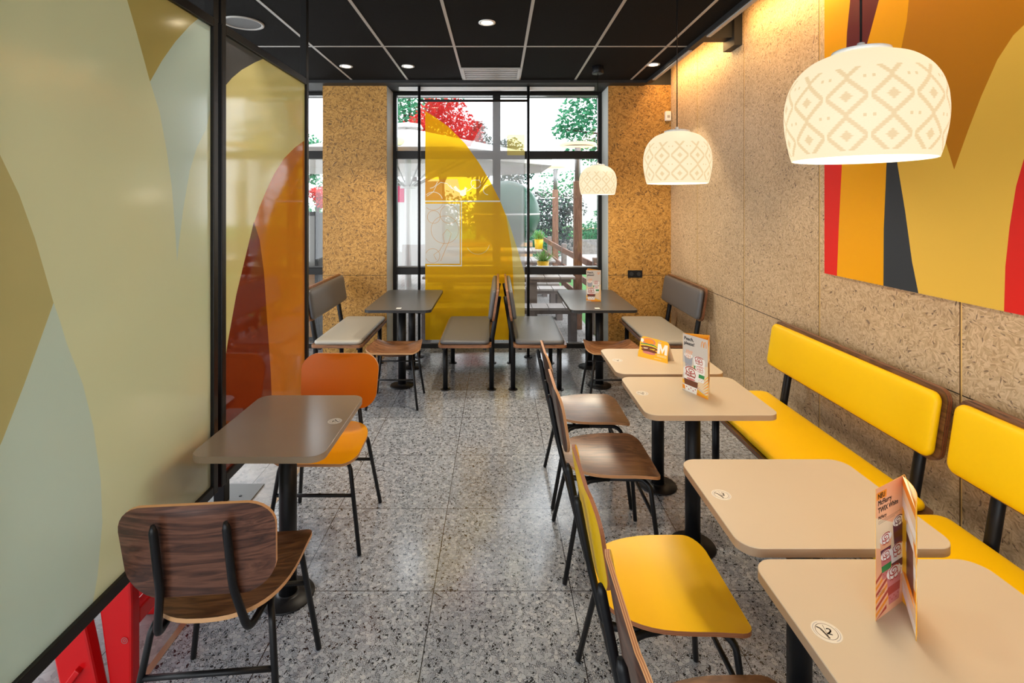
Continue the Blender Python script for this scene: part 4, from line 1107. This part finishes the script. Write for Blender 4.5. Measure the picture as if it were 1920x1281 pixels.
def plant(x, y, z, label, s=1.):
    t = thing('potted_plant', label, 'potted plant', (x, y, z), 0, 'yellow pots with small plants')
    MB().lathe([(.001, 0), (.06*s, 0), (.075*s, .16*s), (.068*s, .16*s), (.06*s, .13*s), (.001, .13*s)], n=20).build('pot', P('pot_yellow', (.85, .52, .01), .4), t)
    m = MB(); R = random.Random(int(x*100))
    for k in range(130):
        a = R.random()*2*PI; e = R.uniform(.3, 1.4); l = R.uniform(.10, .22)*s
        b = Vector((0, 0, .13*s)); tp = b+Vector((math.cos(a)*math.cos(e), math.sin(a)*math.cos(e), math.sin(e)))*l
        sd = Vector((-math.sin(a), math.cos(a), 0))*.008*s
        mid = b.lerp(tp, .6); m.add([b, mid+sd, tp, mid-sd], [[0, 1, 2, 3]])
    m.build('leaves', LY, t)
plant(.62, 6.95, .735, 'yellow pot with leafy plant on the nearest picnic table', 1.1)
plant(.92-.05+.0, 10.75, .735, 'small yellow pot with leafy plant on the farthest picnic table', 1.3)
plant(-2.35, 9.6, GZ, 'yellow pot with plant at the foot of the parasol', 1.5)
# parasols
CAN = P('canopy_cloth', (.70, .68, .66), .8); CANM = P('canopy_green', (.55, .62, .20), .8)
def parasol(x, y, za, zr, R_, label, n=8, rot=PI/8, mark=False):
    t = thing('parasol', label, 'parasol', (x, y, GZ), 0, 'large pale parasols on the terrace'); g = -GZ
    m = MB(); V = [(0, 0, za+g)]; 
    for k in range(n):
        a = rot+2*PI*k/n; V.append((R_*math.cos(a), R_*math.sin(a), zr+g))
    for k in range(n):
        a = rot+2*PI*k/n; V.append((R_*math.cos(a), R_*math.sin(a), zr-.13+g))
    m.add(V, [[0, 1+k, 1+(k+1) % n] for k in range(n)]+[[1+k, 1+(k+1) % n, 1+n+(k+1) % n, 1+n+k] for k in range(n)])
    m.build('canopy', CAN, t)
    MB().lathe([(.001, za+.10+g), (.22, za+.06+g), (.26, za-.01+g)], n=20).build('cap', CAN, t)
    MB().tube([(0, 0, 0), (0, 0, za+g)], .055, 18).build('pole', M['white'], t)
    MB().box(-.4, .4, -.4, .4, 0, .07, .01).build('base', WG, t)
    MB().cyl(0, 0, zr-.45+g, zr-.40+g, .13, 20).build('hub', M['white'], t)
    for k in range(n):
        a = rot+2*PI*k/n
        MB().bar((.1*math.cos(a), .1*math.sin(a), zr-.42+g), (R_*.55*math.cos(a), R_*.55*math.sin(a), za+(zr-za)*.55-.03+g), .02, .03).build('rib', M['grid'], t)
    if mark:
        # pale emblem arch on the sloping face towards the window
        sl = (za-zr)/(R_*math.cos(PI/n))
        def fmk(u, v): 
            yy = -R_*math.cos(PI/n)+v; return (u, yy-.006, zr+g+sl*v+.006)
        mm = art([(-.30, .05), (.30, .05), (.30, 1.1), (-.30, 1.1)], [], lambda u, v, d: fmk(u, v), 0)
        q = MB()
        pts = [(-math.cos(PI*k/16)*.26, .12+math.sin(PI*k/16)*.85) for k in range(17)]
        L = stroke(pts, .09); n2 = len(pts)
        q.add([fmk(a, b) for a, b in L], [[i, i+1, 2*n2-2-i, 2*n2-1-i] for i in range(n2-1)]); q.build('emblem', CANM, t)
parasol(-1.53, 8.7, 2.98, 2.40, 2.55, 'large pale parasol seen through the window left of the arch screen', mark=True)
parasol(-6.9, 11.6, 2.75, 2.15, 2.6, 'pale parasol behind, seen through the narrow left window')
# play dome and kiosk
t = thing('play_dome', 'big dark green shiny play tunnel behind the screen', 'play equipment', (.22, 12.55, GZ))
m = MB(); prof = [(.001, 2.29)]+[(.82*math.sin(a), 1.47+.82*math.cos(a)) for a in [PI*k/20 for k in range(1, 17)]]+[(.34, .7), (.34, 0)]
m.lathe(prof, n=40).build('shell', P('green_plastic', (.010, .06, .035), .35, spec=.3), t)
MB().lathe([(.822, 1.45), (.832, 1.47), (.822, 1.49)], n=40).build('seam', M['grid'], t)
t = thing('play_hut', 'wooden play hut wall with white board beside the parasol pole', 'play equipment', (-2.1, 10.9, GZ))
MB().box(-.62, -.38, 0, .9, .3, 2.2, .01).build('wood_side', P('pine', (.62, .40, .14), .6, noise=.15), t)
MB().box(-.37, .9, 0, .08, .2, 2.2, .01).build('board', M['white'], t)
MB().box(-.36, .1, -.012, -.001, 1.75, 2.1, .002).build('sign', P('pink_board', (.75, .06, .18), .5), t)
for xx in (-.55, .85): MB().box(xx-.03, xx+.03, .02, .08, 0, .3).build('leg', WG, t)
# white van beyond
t = thing('van', 'white van parked beyond the hedge, seen past the right lamp post', 'van', (5.0, 22.6, GZ))
MB().box(-1.6, 1.9, -.9, .9, .55, 2.3, .12).build('body', M['white'], t)
MB().box(-1.5, 1.8, -.91, -.88, .35, .6, .02).build('skirt', M['black'], t)
MB().box(-1.5, 1.8, -.915, -.885, .62, .68, .005).build('stripe', SLATO, t)
for xx in (-1, 1.2): MB().cyl(0, 0, -.1, .1, .33, 20).build('wheel', M['black'], t).matrix_local = Matrix.Translation((xx, -.82, .33)) @ Matrix.Rotation(PI/2, 4, 'X')
# trees and shrubs
def tree(name, label, x, y, blobs, m, trunk=None, n=1500, ls=.10, cat='tree', seed=1, grp='trees beyond the terrace', branches=6):
    R = random.Random(seed); t = thing(name, label, cat, (x, y, GZ), 0, grp)
    mb = MB(); tot = sum(b[3]**2 for b in blobs)
    for (bx_, by_, bz, br) in blobs:
        k = int(n*br*br/tot)
        for i in range(k):
            d = Vector((R.gauss(0, 1), R.gauss(0, 1), R.gauss(0, 1))).normalized()*br*(R.random()**.45)
            p = Vector((bx_, by_, bz))+Vector((d.x, d.y*.8, d.z*.8))
            a = Vector((R.gauss(0, 1), R.gauss(0, 1), R.gauss(0, .6))).normalized(); b = a.cross(Vector((R.gauss(0, 1), R.gauss(0, 1), R.gauss(0, 1)))).normalized()
            s = ls*R.uniform(.6, 1.3)
            mb.add([p-a*s, p-b*s*.5, p+a*s, p+b*s*.5], [[0, 1, 2, 3]])
    mb.build('foliage', m, t)
    if trunk:
        tb = MB(); tx, ty, h, r = trunk
        tb.tube([(tx, ty, 0), (tx+.05, ty, h*.5), (tx, ty, h)], [r, r*.8, r*.6], 10)
        for (bx_, by_, bz, br) in blobs[:branches]:
            tb.tube([(tx, ty, h*.8), ((tx+bx_)/2, (ty+by_)/2, (h+bz)/2+.2), (bx_, by_, bz)], [r*.5, r*.35, r*.12], 6)
        tb.build('trunk', BK, t)
tree('leafy_tree', 'green tree at the right edge of the window', 3.6, 15, [(0, 0, 5.0, 1.3), (-1.1, 0, 4.3, .8), (-.7, 0, 3.5, .9), (.5, 0, 3.8, 1.2), (-1.6, 0, 3.9, .45), (.1, 0, 5.9, 1.3), (-.9, 0, 5.3, .7)], LG, (.9, 0, 3.2, .12), 5200, .085, seed=2)
tree('leafy_tree', 'sparse green tree behind the left parasol', -4.0, 17, [(.6, 0, 5.5, 1.4), (1.3, 0, 4.8, 1.2), (.3, 0, 4.5, 1.2), (.9, 0, 6.4, 1.0), (2.1, 0, 5.5, .9)], LG, (1.2, 0, 3.5, .12), 3000, .08, seed=3)
tree('maple_tree', 'red-leaved maple tree behind the arch screen', -1.7, 15.5, [(0, 0, 4.5, .8), (.6, 0, 3.9, .7), (-.5, 0, 4.0, .7), (.9, 0, 3.4, .5), (.1, 0, 3.4, .6)], LR, (0, 0, 2.8, .09), 3600, .06, seed=4)
tree('fir_tree', 'small dark green fir behind the screen', -.7, 17.5, [(0, 0, 4.3, .35), (0, 0, 3.8, .55), (0, 0, 3.2, .8), (.5, 0, 3.3, .6), (1.1, 0, 3.6, .5), (1.2, 0, 2.9, .8)], LD, (0, 0, 2.6, .08), 4200, .07, seed=5)
tree('leafy_tree', 'green treetop in the narrow left window', -8.6, 22.5, [(0, 0, 4.2, .9), (-.9, 0, 3.7, .9), (.9, 0, 3.7, .8), (0, 0, 3, 1.2)], LG, (0, 0, 2.5, .12), 3600, .09, seed=6)
HG = 'shrubs beyond the terrace'
tree('shrub', 'dark plum-leaved shrub between the lamp posts', 1.75, 16.2, [(0, 0, 1.2, .75), (-.5, 0, 1.7, .6), (.5, 0, 1.6, .6), (0, 0, .6, .8)], LP, None, 3600, .055, 'shrub', 7, HG)
tree('shrub', 'bright green shrub at the right edge behind the lamp post', 3.6, 18.5, [(0, 0, .6, .8), (.5, 0, 1.4, .6), (-1.2, 0, .4, .5)], LG, None, 2200, .06, 'shrub', 8, HG)
tree('shrub', 'low green shrub at the foot of the play tunnel', 1.0, 14.6, [(0, 0, .6, .5), (-.5, 0, .4, .4), (.4, 0, .3, .4)], LG, None, 1600, .05, 'shrub', 9, HG)
tree('hedge', 'light green hedge behind the parasol pole', -2.9, 19, [(-1, 0, 1.2, 1.2), (.8, 0, 1.3, 1.2), (2.2, 0, 1.2, 1.2), (-2.8, 0, 1.3, 1.3)], LY, None, 4200, .08, 'hedge', 10, HG)
tree('hedge', 'tall green hedge far behind the fence', 4.2, 26, [(-2, 0, 1.3, 1.7), (0, 0, 1.4, 1.8), (2, 0, 1.3, 1.8), (4, 0, 1.3, 1.8), (-1, 0, 2.6, 1.3), (1, 0, 2.8, 1.4), (3, 0, 2.6, 1.4)], LG, None, 5000, .10, 'hedge', 11, HG)
tree('hedge', 'green hedge in the narrow left window with red leaves above', -6.4, 15.5, [(0, 0, 1.0, 1.1), (1, 0, 1.1, 1.), (-1, 0, 1.1, 1.)], LG, None, 3600, .07, 'hedge', 12, HG)
tree('maple_sapling', 'small red-leaved tree in the narrow left window', -4.25, 12.0, [(0, 0, 1.95, .22), (.1, 0, 1.75, .18)], LR, (0, 0, 1.7, .07), 500, .045, 'tree', 13, 'trees beyond the terrace')
# waste cabinet seen in the narrow window
t = thing('waste_cabinet', 'black framed cabinet with wooden door beside the pillar, outside', 'cabinet', (-2.42, 6.6, GZ))
MB().box(-.26, -.22, -.25, -.21, 0, 1.62).box(.14, .18, -.25, -.21, 0, 1.62).box(-.22, .14, -.25, -.21, 1.57, 1.62).box(-.22, .14, -.25, -.21, 0, .05).build('frame', M['black'], t)
MB().box(-.22, .14, -.235, -.215, .05, .92, .003).build('wood_door', P('orange_pine', (.40, .19, .05), .5, noise=.2, nscale=30), t)
MB().box(-.22, .14, -.232, -.215, .94, 1.57, .003).build('upper_panel', P('grey_panel', (.40, .40, .38), .5), t)
MB().box(-.26, .18, -.20, .25, 0, 1.6, .005).build('body', M['blackframe'], t)
